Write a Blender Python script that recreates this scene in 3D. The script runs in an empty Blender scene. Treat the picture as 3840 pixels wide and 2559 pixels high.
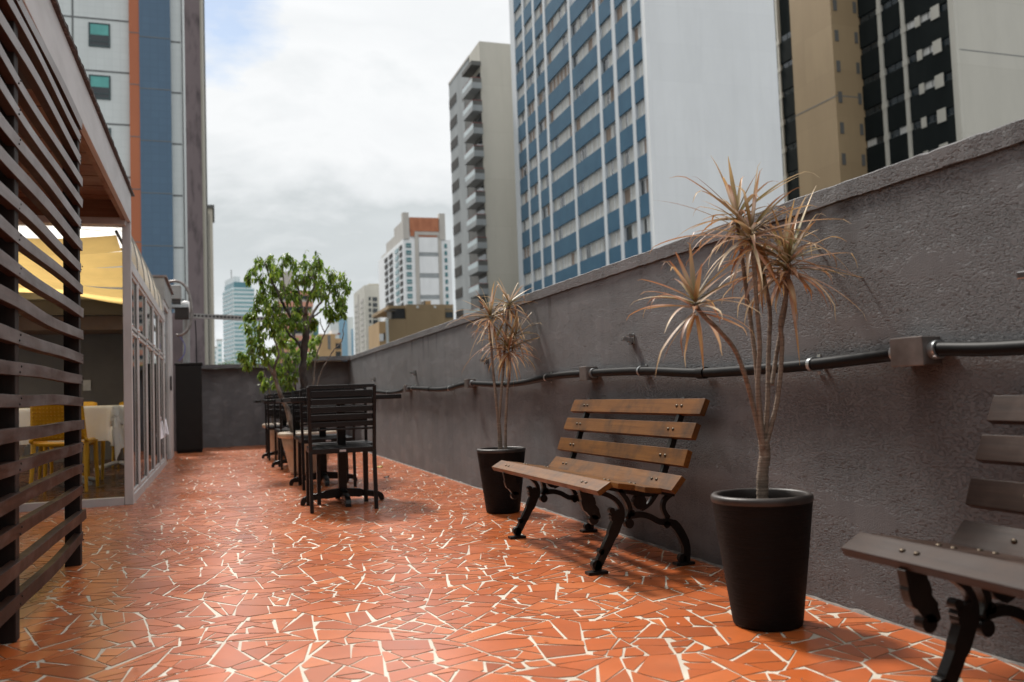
import bpy, math, random
from mathutils import Vector, Matrix
RN = random.Random(11)
sc = bpy.context.scene
COL = sc.collection
rad = math.radians

# ------------------------------------------------------------------ camera model (shared by the placement helpers)
FPX, CAMH, ROLL = 3300.0, 0.75, 0.036
KS = 3840 / 2353.0
def _norm(v):
    l = math.sqrt(sum(a * a for a in v)); return [a / l for a in v]
_d = _norm([(815 - 1920) / FPX, -(1513 - 1279.5) / FPX, 1.0])
_c0 = (1513 - 1279.5) - ROLL * (1920 - 815)
_n = _norm([-ROLL, 1.0, _c0 / FPX])
_k = sum(a * b for a, b in zip(_d, _n))
_d = _norm([a - _k * b for a, b in zip(_d, _n)])
_x = [_n[1] * _d[2] - _n[2] * _d[1], _n[2] * _d[0] - _n[0] * _d[2], _n[0] * _d[1] - _n[1] * _d[0]]
if _x[0] < 0: _x = [-a for a in _x]
CM = (_x, _d, _n)
def ray(px, py, s=KS):
    c = ((px * s - 1920) / FPX, -(py * s - 1279.5) / FPX, 1.0)
    return Vector([sum(a * b for a, b in zip(r, c)) for r in CM])
CAMP = Vector((0, 0, CAMH))
def at_x(px, py, X, s=KS):
    r = ray(px, py, s); return CAMP + r * (X / r.x)
def at_y(px, py, Y, s=KS):
    r = ray(px, py, s); return CAMP + r * (Y / r.y)
def at_z(px, py, Z=0.0, s=KS):
    r = ray(px, py, s); return CAMP + r * ((Z - CAMH) / r.z)

def proj(p):
    c = Vector(p) - CAMP; q = [sum(CM[j][i] * c[j] for j in range(3)) for i in range(3)]
    return (q[0] / q[2] * FPX + 1920) / KS, (-q[1] / q[2] * FPX + 1279.5) / KS
cd = bpy.data.cameras.new('camera'); cam = bpy.data.objects.new('camera', cd); COL.objects.link(cam)
right = Vector([CM[i][0] for i in range(3)]); up = Vector([CM[i][1] for i in range(3)]); fwd = Vector([CM[i][2] for i in range(3)])
m3 = Matrix((right, up, -fwd)).transposed()
cam.matrix_world = Matrix.Translation(CAMP) @ m3.to_4x4()
cd.sensor_width = 36; cd.sensor_fit = 'HORIZONTAL'; cd.lens = FPX / 3840 * 36
cd.clip_start = 0.02; cd.clip_end = 5000
cd.dof.use_dof = True; cd.dof.focus_distance = 4.0; cd.dof.aperture_fstop = 3.0
sc.camera = cam

# ------------------------------------------------------------------ materials
def nmat(name):
    m = bpy.data.materials.new(name); m.use_nodes = True
    return m, m.node_tree.nodes, m.node_tree.links, m.node_tree.nodes['Principled BSDF']
def nd(N, t, **kw):
    n = N.new(t)
    for k, v in kw.items():
        if hasattr(n, k): setattr(n, k, v)
    return n
def ramp(N, stops, interp='LINEAR'):
    r = N.new('ShaderNodeValToRGB'); e = r.color_ramp.elements; r.color_ramp.interpolation = interp
    while len(e) < len(stops): e.new(0.5)
    for el, (p, c) in zip(e, stops):
        el.position = p; el.color = (c, c, c, 1) if isinstance(c, (int, float)) else (*c, 1)
    return r
def coords(N, L, sca=(1, 1, 1), kind='Object'):
    tc = N.new('ShaderNodeTexCoord'); mp = N.new('ShaderNodeMapping'); mp.inputs['Scale'].default_value = sca
    L.new(tc.outputs[kind], mp.inputs['Vector']); return mp.outputs['Vector']
def noise(N, L, vec, scale, detail=4, rough=0.55, dist=0.0):
    n = N.new('ShaderNodeTexNoise'); n.inputs['Scale'].default_value = scale; n.inputs['Detail'].default_value = detail
    n.inputs['Roughness'].default_value = rough; n.inputs['Distortion'].default_value = dist
    L.new(vec, n.inputs['Vector']); return n.outputs['Fac']
def mixc(N, L, fac, a, b, blend='MIX'):
    m = N.new('ShaderNodeMix'); m.data_type = 'RGBA'; m.blend_type = blend
    for s, v in ((m.inputs['Factor'], fac), (m.inputs['A'], a), (m.inputs['B'], b)):
        pass
    sock = {i.identifier: i for i in m.inputs}
    def put(s, v):
        if hasattr(v, 'is_linked') or hasattr(v, 'links'): L.new(v, s)
        elif isinstance(v, (int, float)): s.default_value = v
        else: s.default_value = (*v, 1)
    put(sock['Factor_Float'], fac); put(sock['A_Color'], a); put(sock['B_Color'], b)
    return [o for o in m.outputs if o.identifier == 'Result_Color'][0]
def bump(N, L, B, h, strength=0.3, dist=0.01):
    b = N.new('ShaderNodeBump'); b.inputs['Strength'].default_value = strength; b.inputs['Distance'].default_value = dist
    L.new(h, b.inputs['Height']); L.new(b.outputs['Normal'], B.inputs['Normal']); return b
def pm(name, c1, c2=None, rough=0.6, scale=6.0, sca=(1, 1, 1), metal=0.0, spec=0.5, b=0.0, bs=60, bd=0.004, lo=0.35, hi=0.65, detail=5, rvar=0.0, bsca=None):
    """principled surface with two tones of the material mixed by noise, and an optional fine bump"""
    m, N, L, B = nmat(name)
    if c2 is None: c2 = tuple(x * 0.78 for x in c1)
    v = coords(N, L, sca)
    f = noise(N, L, v, scale, detail)
    r = ramp(N, [(lo, c1), (hi, c2)]); L.new(f, r.inputs['Fac']); L.new(r.outputs['Color'], B.inputs['Base Color'])
    B.inputs['Roughness'].default_value = rough; B.inputs['Metallic'].default_value = metal
    B.inputs['Specular IOR Level'].default_value = spec
    if rvar:
        rr = ramp(N, [(0.3, rough - rvar), (0.7, rough + rvar)]); L.new(f, rr.inputs['Fac']); L.new(rr.outputs['Color'], B.inputs['Roughness'])
    if b:
        v2 = coords(N, L, bsca or sca)
        bump(N, L, B, noise(N, L, v2, bs, 3), b, bd)
    return m

M = {}
# terrace paving: broken terracotta pieces, one tint per piece
def tile_mat():
    m, N, L, B = nmat('terracotta_shards')
    a = nd(N, 'ShaderNodeAttribute', attribute_name='tint'); 
    r = ramp(N, [(0.0, (0.35, 0.075, 0.016)), (0.55, (0.52, 0.117, 0.024)), (1.0, (0.62, 0.172, 0.046))])
    L.new(a.outputs['Fac'], r.inputs['Fac'])
    v = coords(N, L)
    f = noise(N, L, v, 9, 6, 0.65); g = noise(N, L, v, 1.1, 5, 0.6)
    c = mixc(N, L, ramp_out(N, L, f, [(0.42, 0.0), (0.75, 0.32)]), r.outputs['Color'], (0.22, 0.070, 0.032))
    c = mixc(N, L, ramp_out(N, L, g, [(0.5, 0.0), (0.72, 0.22)]), c, (0.60, 0.235, 0.11))
    c = mixc(N, L, ramp_out(N, L, noise(N, L, v, 55, 3, .6), [(0.62, 0.0), (0.80, 0.35)]), c, (0.34, 0.17, 0.10))
    L.new(c, B.inputs['Base Color'])
    L.new(ramp_out(N, L, g, [(0.3, 0.24), (0.7, 0.38)]), B.inputs['Roughness'])
    B.inputs['Specular IOR Level'].default_value = 0.6
    B.inputs['Coat Weight'].default_value = 0.5; B.inputs['Coat IOR'].default_value = 1.5
    L.new(ramp_out(N, L, noise(N, L, v, 3.0, 5, .65), [(0.3, 0.13), (0.7, 0.26)]), B.inputs['Coat Roughness'])
    bump(N, L, B, noise(N, L, v, 22, 4), 0.07, 0.003)
    return m
def ramp_out(N, L, fac, stops):
    r = ramp(N, stops); L.new(fac, r.inputs['Fac']); return r.outputs['Color']
M['tile'] = tile_mat()
M['tile_edge'] = pm('terracotta_broken_edge', (0.36, 0.17, 0.08), (0.22, 0.105, 0.055), 0.9, 20)
M['grout'] = pm('pale_grout', (0.60, 0.54, 0.45), (0.42, 0.365, 0.295), 0.5, 3.2, b=0.2, bs=90, lo=.38, hi=.68)
def stucco(name, c1, c2, str_=0.9, k=1.0):
    m, N, L, B = nmat(name)
    v = coords(N, L)
    big = noise(N, L, v, 1.3, 6, 0.62)
    streak = noise(N, L, coords(N, L, (3, 3, 0.35)), 3.0, 4, 0.6)
    c = ramp_out(N, L, big, [(0.35, c1), (0.68, c2)])
    c = mixc(N, L, ramp_out(N, L, streak, [(0.48, 0.0), (0.72, 0.42)]), c, tuple(x * 0.6 for x in c1))
    L.new(c, B.inputs['Base Color']); B.inputs['Roughness'].default_value = 0.75; B.inputs['Specular IOR Level'].default_value = 0.25
    w = coords(N, L, (1.0, 0.55, 1.5))
    n1 = noise(N, L, w, 105 * k, 2, 0.5, 0.6)
    patch = noise(N, L, coords(N, L, (1, 0.6, 1.6)), 4.5, 4, 0.6)
    pits = ramp_out(N, L, n1, [(0.40, 0.0), (0.50, 1.0)])
    pk = ramp_out(N, L, patch, [(0.38, 1.0), (0.62, 0.0)])
    h = mixc(N, L, pk, pits, (1, 1, 1))
    h2 = mixc(N, L, 0.12, h, ramp_out(N, L, noise(N, L, v, 230, 2), [(0, 0.0), (1, 1.0)]))
    bump(N, L, B, h2, str_, 0.016)
    L.new(mixc(N, L, ramp_out(N, L, h, [(0.0, 0.30), (0.8, 0.0)]), c, tuple(x * 0.45 for x in c1)), B.inputs['Base Color'])
    return m
M['stucco'] = stucco('grey_brown_stucco', (0.168, 0.170, 0.177), (0.136, 0.137, 0.143), 0.7, 1.2)
M['coping'] = stucco('rough_coping_stucco', (0.190, 0.189, 0.193), (0.140, 0.139, 0.142), 1.0, 1.15)
def drip_stains(m, spots):
    # damp run-off marks below the fittings fixed to the wall (local y, top z, half width, length)
    N, L = m.node_tree.nodes, m.node_tree.links; B = N['Principled BSDF']; src = B.inputs['Base Color'].links[0].from_socket
    tc = N.new('ShaderNodeTexCoord'); sp = N.new('ShaderNodeSeparateXYZ'); L.new(tc.outputs['Object'], sp.inputs[0])
    ns = noise(N, L, coords(N, L, (1, 9, 2.2)), 2.0, 5, .6)
    wob = N.new('ShaderNodeMath'); wob.operation = 'MULTIPLY_ADD'; L.new(ns, wob.inputs[0]); wob.inputs[1].default_value = .13; L.new(sp.outputs['Y'], wob.inputs[2])
    tot = None
    for y, z, hw, ln in spots:
        a = N.new('ShaderNodeMath'); a.operation = 'SUBTRACT'; L.new(wob.outputs[0], a.inputs[0]); a.inputs[1].default_value = y + .065
        b = N.new('ShaderNodeMath'); b.operation = 'ABSOLUTE'; L.new(a.outputs[0], b.inputs[0])
        f = N.new('ShaderNodeMapRange'); L.new(b.outputs[0], f.inputs['Value']); f.inputs['From Min'].default_value = hw * .25; f.inputs['From Max'].default_value = hw; f.inputs['To Min'].default_value = 1; f.inputs['To Max'].default_value = 0
        g = N.new('ShaderNodeMapRange'); L.new(sp.outputs['Z'], g.inputs['Value']); g.inputs['From Min'].default_value = z - ln; g.inputs['From Max'].default_value = z - .01
        h = N.new('ShaderNodeMath'); h.operation = 'LESS_THAN'; L.new(sp.outputs['Z'], h.inputs[0]); h.inputs[1].default_value = z
        p = N.new('ShaderNodeMath'); p.operation = 'MULTIPLY'; L.new(f.outputs[0], p.inputs[0]); L.new(g.outputs[0], p.inputs[1])
        q = N.new('ShaderNodeMath'); q.operation = 'MULTIPLY'; L.new(p.outputs[0], q.inputs[0]); L.new(h.outputs[0], q.inputs[1])
        if tot is None: tot = q
        else:
            s = N.new('ShaderNodeMath'); s.operation = 'MAXIMUM'; L.new(tot.outputs[0], s.inputs[0]); L.new(q.outputs[0], s.inputs[1]); tot = s
    k = N.new('ShaderNodeMath'); k.operation = 'MULTIPLY'; L.new(tot.outputs[0], k.inputs[0]); k.inputs[1].default_value = .62
    L.new(mixc(N, L, k.outputs[0], src, (.050, .040, .040)), B.inputs['Base Color'])
M['stucco_long'] = stucco('stained_grey_stucco', (0.158, 0.159, 0.164), (0.126, 0.127, 0.131), 0.9, 1.15)
_r = random.Random(14)
drip_stains(M['stucco_long'], [(y - 7, .79, .10, .34) for y in (2.045, 4.42, 6.80, 9.25)] + [(y - 7, .97, .045, .16) for y in (1.655, 3.93, 6.41, 8.97)] + [(_r.uniform(1.2, 12) - 7, 1.335, _r.uniform(.03, .09), _r.uniform(.1, .35)) for _ in range(9)])
M['mortar'] = pm('cement_fillet', (0.24, 0.215, 0.195), (0.12, 0.105, 0.095), 0.9, 14, b=0.6, bs=40, bd=0.01)
def wood(name, c1, c2, c3, rough=0.45, gs=(26, 0.9, 26), worn=0.35, spec=0.3):
    m, N, L, B = nmat(name)
    g = noise(N, L, coords(N, L, gs), 3.0, 6, 0.65, 0.6)
    w = noise(N, L, coords(N, L), 5.0, 5, 0.62)
    c = ramp_out(N, L, g, [(0.33, c1), (0.66, c2)])
    c = mixc(N, L, ramp_out(N, L, w, [(0.48, 0.0), (0.70, worn)]), c, c3)
    L.new(c, B.inputs['Base Color'])
    L.new(ramp_out(N, L, w, [(0.3, rough - 0.1), (0.7, rough + 0.12)]), B.inputs['Roughness'])
    B.inputs['Specular IOR Level'].default_value = spec
    bump(N, L, B, g, 0.25, 0.002)
    return m
M['bench_wood'] = wood('varnished_bench_wood', (0.100, 0.038, 0.0085), (0.172, 0.071, 0.0160), (0.026, 0.016, 0.009), 0.44, worn=0.9, spec=.2)
M['bench_wood_dark'] = wood('dark_weathered_bench_wood', (0.020, 0.0105, 0.0075), (0.036, 0.0195, 0.0135), (0.070, 0.046, 0.036), 0.5, worn=.7, spec=.15)
M['fence_wood'] = wood('weathered_slat_wood_sky_sheen', (0.016, 0.0062, 0.0038), (0.044, 0.018, 0.0105), (0.058, 0.033, 0.023), 0.48, worn=0.5, spec=.16)
def sky_sheen_up(m):
    # grey on outward faces high up paints in reflected sky; undersides stay dark
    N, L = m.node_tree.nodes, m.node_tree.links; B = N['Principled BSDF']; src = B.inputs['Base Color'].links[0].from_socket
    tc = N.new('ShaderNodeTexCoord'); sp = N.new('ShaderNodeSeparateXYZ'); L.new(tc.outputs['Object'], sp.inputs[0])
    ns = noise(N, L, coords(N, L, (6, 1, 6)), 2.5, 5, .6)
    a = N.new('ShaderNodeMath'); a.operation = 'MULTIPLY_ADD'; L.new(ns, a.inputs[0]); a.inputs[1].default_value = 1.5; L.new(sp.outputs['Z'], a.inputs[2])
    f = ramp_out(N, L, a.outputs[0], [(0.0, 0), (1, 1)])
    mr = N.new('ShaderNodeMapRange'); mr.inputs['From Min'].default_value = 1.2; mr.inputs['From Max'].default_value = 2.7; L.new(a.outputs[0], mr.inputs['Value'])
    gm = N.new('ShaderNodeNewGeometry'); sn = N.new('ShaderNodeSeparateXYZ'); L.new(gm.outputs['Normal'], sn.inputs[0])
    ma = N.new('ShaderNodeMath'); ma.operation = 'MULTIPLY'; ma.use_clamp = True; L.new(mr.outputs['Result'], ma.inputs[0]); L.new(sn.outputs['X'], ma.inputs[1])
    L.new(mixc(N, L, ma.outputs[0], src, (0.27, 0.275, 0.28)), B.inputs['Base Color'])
sky_sheen_up(M['fence_wood'])
M['fence_post'] = wood('dark_post_wood', (0.009, 0.0055, 0.0045), (0.018, 0.011, 0.009), (0.02, 0.016, 0.014), 0.6, gs=(26, 26, 0.9))
M['iron'] = pm('black_cast_iron', (0.006, 0.006, 0.006), (0.010, 0.0095, 0.009), 0.42, 20, spec=.3, b=0.3, bs=45, bd=0.003)
M['bolt'] = pm('dull_steel_bolt', (0.10, 0.078, 0.056), None, 0.42, 30, metal=0.9)
M['black_metal'] = pm('black_powder_coat', (0.004, 0.004, 0.0043), (0.006, 0.006, 0.0065), 0.36, 20, spec=0.35)
M['badge'] = pm('pale_badge', (0.55, 0.56, 0.58), None, 0.3, 30, metal=0.6)
M['pot'] = pm('black_ribbed_plastic', (0.0035, 0.0028, 0.0027), (0.0055, 0.0045, 0.0043), 0.62, 5, sca=(1, 1, 9), spec=0.14, b=0.9, bs=9, bd=0.005, bsca=(1.5, 1.5, 34))
M['pot_rim'] = pm('worn_pot_rim', (0.042, 0.034, 0.031), (0.022, 0.018, 0.016), 0.48, 12, spec=0.45, b=0.2)
M['soil'] = pm('dark_potting_soil', (0.030, 0.021, 0.014), (0.013, 0.009, 0.007), 0.95, 30, b=1.0, bs=40, bd=0.02)
M['stem'] = pm('ringed_brown_stem', (0.24, 0.185, 0.14), (0.125, 0.092, 0.068), 0.8, 5, sca=(2, 2, 30), b=0.8, bs=4, bd=0.006, bsca=(1, 1, 40))
M['bark'] = pm('mottled_grey_bark', (0.20, 0.165, 0.135), (0.055, 0.040, 0.032), 0.85, 12, sca=(1.4, 1.4, 0.8), b=0.8, bs=24, bd=0.01)
M['bark_dark'] = pm('dark_trunk_bark', (0.060, 0.046, 0.039), (0.009, 0.006, 0.005), 0.85, 11, sca=(1.4, 1.4, 0.6), b=0.9, bs=20, bd=0.012)
def leafmat(name, trans=0.35, rough=0.4):
    m, N, L, B = nmat(name)
    a = nd(N, 'ShaderNodeAttribute', attribute_name='col')
    L.new(a.outputs['Color'], B.inputs['Base Color']); B.inputs['Roughness'].default_value = rough; B.inputs['Specular IOR Level'].default_value = .3
    t = N.new('ShaderNodeBsdfTranslucent'); L.new(a.outputs['Color'], t.inputs['Color'])
    mx = N.new('ShaderNodeMixShader'); mx.inputs[0].default_value = trans
    L.new(B.outputs['BSDF'], mx.inputs[1]); L.new(t.outputs['BSDF'], mx.inputs[2])
    L.new(mx.outputs[0], N['Material Output'].inputs['Surface'])
    return m
M['leaf'] = leafmat('tree_leaves', 0.5, 0.36)
M['dleaf'] = leafmat('dracaena_leaves', 0.25, 0.42)
M['planter'] = pm('stained_cream_plastic', (0.44, 0.36, 0.27), (0.27, 0.20, 0.145), 0.5, 4, sca=(2.5, 2.5, 0.7), lo=0.4, hi=0.72)
M['pvc'] = pm('black_conduit_plastic', (0.0025, 0.0025, 0.003), (0.0035, 0.0035, 0.004), 0.5, 10, spec=0.14)
M['galv'] = pm('dull_galvanised_box', (0.24, 0.215, 0.205), (0.16, 0.14, 0.13), 0.42, 16, metal=0.7, b=0.15, bs=40)
M['strap'] = pm('bright_zinc_strap', (0.46, 0.49, 0.50), (0.34, 0.36, 0.37), 0.3, 20, metal=0.75)
M['chrome'] = pm('chrome', (0.62, 0.61, 0.60), None, 0.10, 10, metal=1.0)
M['white_paint'] = pm('off_white_painted_steel', (0.50, 0.495, 0.495), (0.36, 0.35, 0.345), 0.42, 3, sca=(2, 2, 0.6), lo=0.45, hi=0.8)
M['fascia'] = pm('pale_fascia_paint', (0.47, 0.475, 0.48), (0.36, 0.36, 0.36), 0.5, 2.2, sca=(3, 1, 3), lo=0.4, hi=0.8)
M['soffit'] = wood('brown_soffit_boards', (0.165, 0.088, 0.055), (0.225, 0.125, 0.08), (0.13, 0.07, 0.046), 0.5, gs=(0.9, 20, 20))
M['rooftile'] = pm('dark_flaking_roof_edge', (0.045, 0.032, 0.029), (0.22, 0.19, 0.17), 0.7, 40, lo=0.58, hi=0.74, b=0.8, bs=30, bd=0.01)
M['grey_metal'] = pm('grey_sheet_metal', (0.30, 0.30, 0.29), (0.22, 0.22, 0.215), 0.5, 3)
M['dark_wall'] = pm('dark_grey_interior_wall', (0.17, 0.16, 0.152), (0.145, 0.136, 0.13), 0.7, 3)
M['beam'] = pm('interior_beam', (0.34, 0.24, 0.18), (0.26, 0.18, 0.135), 0.6, 4)
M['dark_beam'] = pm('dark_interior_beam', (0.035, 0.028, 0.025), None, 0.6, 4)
M['deck'] = wood('dark_interior_planks', (0.10, 0.042, 0.024), (0.15, 0.066, 0.038), (0.05, 0.024, 0.017), 0.22, gs=(26, 0.7, 26))
M['black_panel'] = pm('black_cabinet_paint', (0.006, 0.0052, 0.005), (0.008, 0.007, 0.0065), 0.55, 6, spec=.25)
M['yellow'] = pm('yellow_moulded_plastic', (0.70, 0.40, 0.018), (0.62, 0.34, 0.012), 0.35, 6)
M['cloth'] = pm('white_table_linen', (0.86, 0.90, 0.98), (0.82, 0.86, 0.94), 0.8, 5, b=0.2, bs=200)
def translucent(name, c, t=0.6, rough=0.5):
    m, N, L, B = nmat(name)
    v = coords(N, L); f = noise(N, L, v, 4, 4)
    col = ramp_out(N, L, f, [(0.3, c), (0.7, tuple(x * 0.86 for x in c))])
    L.new(col, B.inputs['Base Color']); B.inputs['Roughness'].default_value = rough
    tr = N.new('ShaderNodeBsdfTranslucent'); L.new(col, tr.inputs['Color'])
    mx = N.new('ShaderNodeMixShader'); mx.inputs[0].default_value = t
    L.new(B.outputs['BSDF'], mx.inputs[1]); L.new(tr.outputs['BSDF'], mx.inputs[2])
    L.new(mx.outputs[0], N['Material Output'].inputs['Surface']); return m
M['vault'] = translucent('milky_polycarbonate', (0.88, 0.86, 0.81), 0.85, 0.3)
M['sail'] = translucent('yellow_awning_fabric', (0.86, 0.60, 0.23), 0.74, 0.8)
def glass(name, tint=(0.92, 0.97, 0.95)):
    m, N, L, B = nmat(name)
    tr = N.new('ShaderNodeBsdfTransparent'); tr.inputs['Color'].default_value = (*tint, 1)
    g = N.new('ShaderNodeBsdfGlossy'); g.inputs['Roughness'].default_value = 0.02
    f = N.new('ShaderNodeFresnel'); f.inputs['IOR'].default_value = 1.55
    mx = N.new('ShaderNodeMixShader'); L.new(f.outputs[0], mx.inputs[0])
    L.new(tr.outputs[0], mx.inputs[1]); L.new(g.outputs[0], mx.inputs[2])
    L.new(mx.outputs[0], N['Material Output'].inputs['Surface']); return m
M['glass'] = glass('clear_window_glass')
M['wire_blue'] = pm('blue_cable', (0.08, 0.08, 0.28), None, 0.4, 5)
M['white_plastic'] = pm('white_plastic', (0.72, 0.71, 0.69), None, 0.35, 5)
M['grime'] = pm('dark_frame_gasket', (0.10, 0.085, 0.075), (0.05, 0.04, 0.035), 0.7, 12)

# ------------------------------------------------------------------ mesh building
class MB:
    def __init__(s): s.v = []; s.f = []; s.sm = []; s.mi = []; s.c = []; s.cur = 0; s.curc = (1, 1, 1)
    def add(s, vs, fs, smooth=False, cols=None):
        o = len(s.v); s.v += [tuple(p) for p in vs]
        s.c += (cols if cols else [s.curc] * len(vs))
        for f in fs: s.f.append([i + o for i in f]); s.sm.append(smooth); s.mi.append(s.cur)
    def box(s, x0, x1, y0, y1, z0, z1, T=None):
        vs = [Vector((x, y, z)) for x in (x0, x1) for y in (y0, y1) for z in (z0, z1)]
        if T is not None: vs = [T @ p for p in vs]
        s.add(vs, [(0, 1, 3, 2), (4, 6, 7, 5), (0, 4, 5, 1), (2, 3, 7, 6), (0, 2, 6, 4), (1, 5, 7, 3)])
    def quad(s, a, b, c, d): s.add([a, b, c, d], [(0, 1, 2, 3)])
    def bar(s, p, q, w, h, upv=(0, 0, 1)):
        p = Vector(p); q = Vector(q); d = (q - p).normalized(); u = Vector(upv)
        sd = d.cross(u)
        if sd.length < 1e-4: sd = d.cross(Vector((1, 0, 0)))
        sd.normalize(); u = sd.cross(d).normalized()
        vs = [e + sd * (a * w / 2) + u * (b * h / 2) for e in (p, q) for a, b in ((-1, -1), (1, -1), (1, 1), (-1, 1))]
        s.add(vs, [(3, 2, 1, 0), (4, 5, 6, 7), (0, 1, 5, 4), (1, 2, 6, 5), (2, 3, 7, 6), (3, 0, 4, 7)])
    def tube(s, pts, r, n=8, smooth=True, cap=True, cols=None):
        pts = [Vector(p) for p in pts]; m = len(pts)
        rs = r if isinstance(r, (list, tuple)) else [r] * m
        vs = []; prev = None
        for i, p in enumerate(pts):
            d = (pts[min(i + 1, m - 1)] - pts[max(i - 1, 0)]).normalized()
            if prev is None:
                a = Vector((0, 0, 1)) if abs(d.z) < 0.9 else Vector((1, 0, 0))
                sd = d.cross(a).normalized()
            else:
                sd = (prev - d * prev.dot(d)).normalized()
            prev = sd; u = d.cross(sd)
            for k in range(n):
                t = 2 * math.pi * k / n
                vs.append(p + (sd * math.cos(t) + u * math.sin(t)) * rs[i])
        fs = [(i * n + k, i * n + (k + 1) % n, (i + 1) * n + (k + 1) % n, (i + 1) * n + k) for i in range(m - 1) for k in range(n)]
        s.add(vs, fs, smooth)
        if cap:
            s.add(vs[:n], [tuple(range(n))[::-1]]); s.add(vs[-n:], [tuple(range(n))])
    def lathe(s, prof, n=40, c=(0, 0, 0), smooth=True, wob=None):
        vs = []
        for r, z in prof:
            for k in range(n):
                t = 2 * math.pi * k / n; rr = r * (wob(t) if wob else 1)
                vs.append((c[0] + rr * math.cos(t), c[1] + rr * math.sin(t), c[2] + z))
        fs = [(i * n + k, i * n + (k + 1) % n, (i + 1) * n + (k + 1) % n, (i + 1) * n + k) for i in range(len(prof) - 1) for k in range(n)]
        s.add(vs, fs, smooth)
    def sphere(s, c, rx, ry, rz, n=12, m=8):
        vs = []; c = Vector(c)
        for i in range(m + 1):
            ph = math.pi * i / m
            for k in range(n):
                t = 2 * math.pi * k / n
                vs.append(c + Vector((rx * math.sin(ph) * math.cos(t), ry * math.sin(ph) * math.sin(t), rz * math.cos(ph))))
        s.add(vs, [(i * n + k, (i + 1) * n + k, (i + 1) * n + (k + 1) % n, i * n + (k + 1) % n) for i in range(m) for k in range(n)], True)
    def ribbon(s, pts2, w, fn):
        """flat cast bar: 2-D centre line with widths, swept to thickness by fn(a, b, t) with t in (-1, 1)"""
        n = len(pts2); vs = []
        for i in range(n):
            a = Vector(pts2[max(i - 1, 0)]); b = Vector(pts2[min(i + 1, n - 1)]); d = (b - a).normalized()
            nx, ny = -d.y, d.x; ww = w[i] if isinstance(w, (list, tuple)) else w
            x, y = pts2[i]
            for sg in (-1, 1):
                for t in (-1, 1):
                    vs.append(fn(x + sg * nx * ww / 2, y + sg * ny * ww / 2, t))
        fs = []
        for i in range(n - 1):
            o = i * 4; q = o + 4
            fs += [(o, o + 1, q + 1, q), (o + 2, q + 2, q + 3, o + 3), (o, q, q + 2, o + 2), (o + 1, o + 3, q + 3, q + 1)]
        e = (n - 1) * 4
        fs += [(0, 2, 3, 1), (e, e + 1, e + 3, e + 2)]
        s.add(vs, fs)
    def disc(s, c2, r, fn, n=16):
        vs = []
        for t in (-1, 1):
            for k in range(n):
                a = 2 * math.pi * k / n; vs.append(fn(c2[0] + r * math.cos(a), c2[1] + r * math.sin(a), t))
        s.add(vs, [tuple(range(n))[::-1], tuple(range(n, 2 * n))] + [(k, (k + 1) % n, n + (k + 1) % n, n + k) for k in range(n)])
    def build(s, name, mats, parent=None, org=None, bevel=0.0, col=False, seg=2):
        me = bpy.data.meshes.new(name)
        o3 = Vector(org) if org is not None else Vector((0, 0, 0))
        me.from_pydata([Vector(p) - o3 for p in s.v], [], s.f)
        if not isinstance(mats, (list, tuple)): mats = [mats]
        for m in mats: me.materials.append(M[m] if isinstance(m, str) else m)
        me.polygons.foreach_set('use_smooth', s.sm)
        me.polygons.foreach_set('material_index', s.mi)
        if col:
            at = me.color_attributes.new('col', 'FLOAT_COLOR', 'POINT')
            at.data.foreach_set('color', [x for c in s.c for x in (*c, 1.0)])
        me.update()
        o = bpy.data.objects.new(name, me); COL.objects.link(o)
        if parent is not None: o.parent = parent
        elif org is not None: o.location = o3
        if bevel:
            md = o.modifiers.new('bevel', 'BEVEL'); md.width = bevel; md.segments = seg; md.limit_method = 'ANGLE'; md.angle_limit = rad(40)
            if hasattr(md, 'harden_normals'): md.harden_normals = False
        return o
def tag(o, label, cat, group=None):
    o['label'] = label; o['category'] = cat
    if group: o['group'] = group
    return o
def thing(name, label, cat, loc=(0, 0, 0), rotz=0.0, group=None):
    o = bpy.data.objects.new(name, None); COL.objects.link(o); o.empty_display_size = 0.1
    o.location = loc; o.rotation_euler = (0, 0, rotz)
    return tag(o, label, cat, group)
def structure(o): o['kind'] = 'structure'; return o
def dup(root, loc, rotz, label):
    r = root.copy(); COL.objects.link(r); r.location = loc; r.rotation_euler = (0, 0, rotz); r['label'] = label
    for ch in list(root.children):
        c = ch.copy(); COL.objects.link(c); c.parent = r
        for g in list(ch.children):
            d = g.copy(); COL.objects.link(d); d.parent = c
    return r
def spline(pts, n=6):
    """Catmull-Rom through 2-D or 3-D points"""
    P = [Vector(p) for p in pts]; out = []
    for i in range(len(P) - 1):
        p0 = P[max(i - 1, 0)]; p1 = P[i]; p2 = P[i + 1]; p3 = P[min(i + 2, len(P) - 1)]
        for k in range(n):
            t = k / n
            out.append(0.5 * ((2 * p1) + (p2 - p0) * t + (2 * p0 - 5 * p1 + 4 * p2 - p3) * t * t + (3 * p1 - p0 - 3 * p2 + p3) * t ** 3))
    out.append(P[-1]); return out

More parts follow.
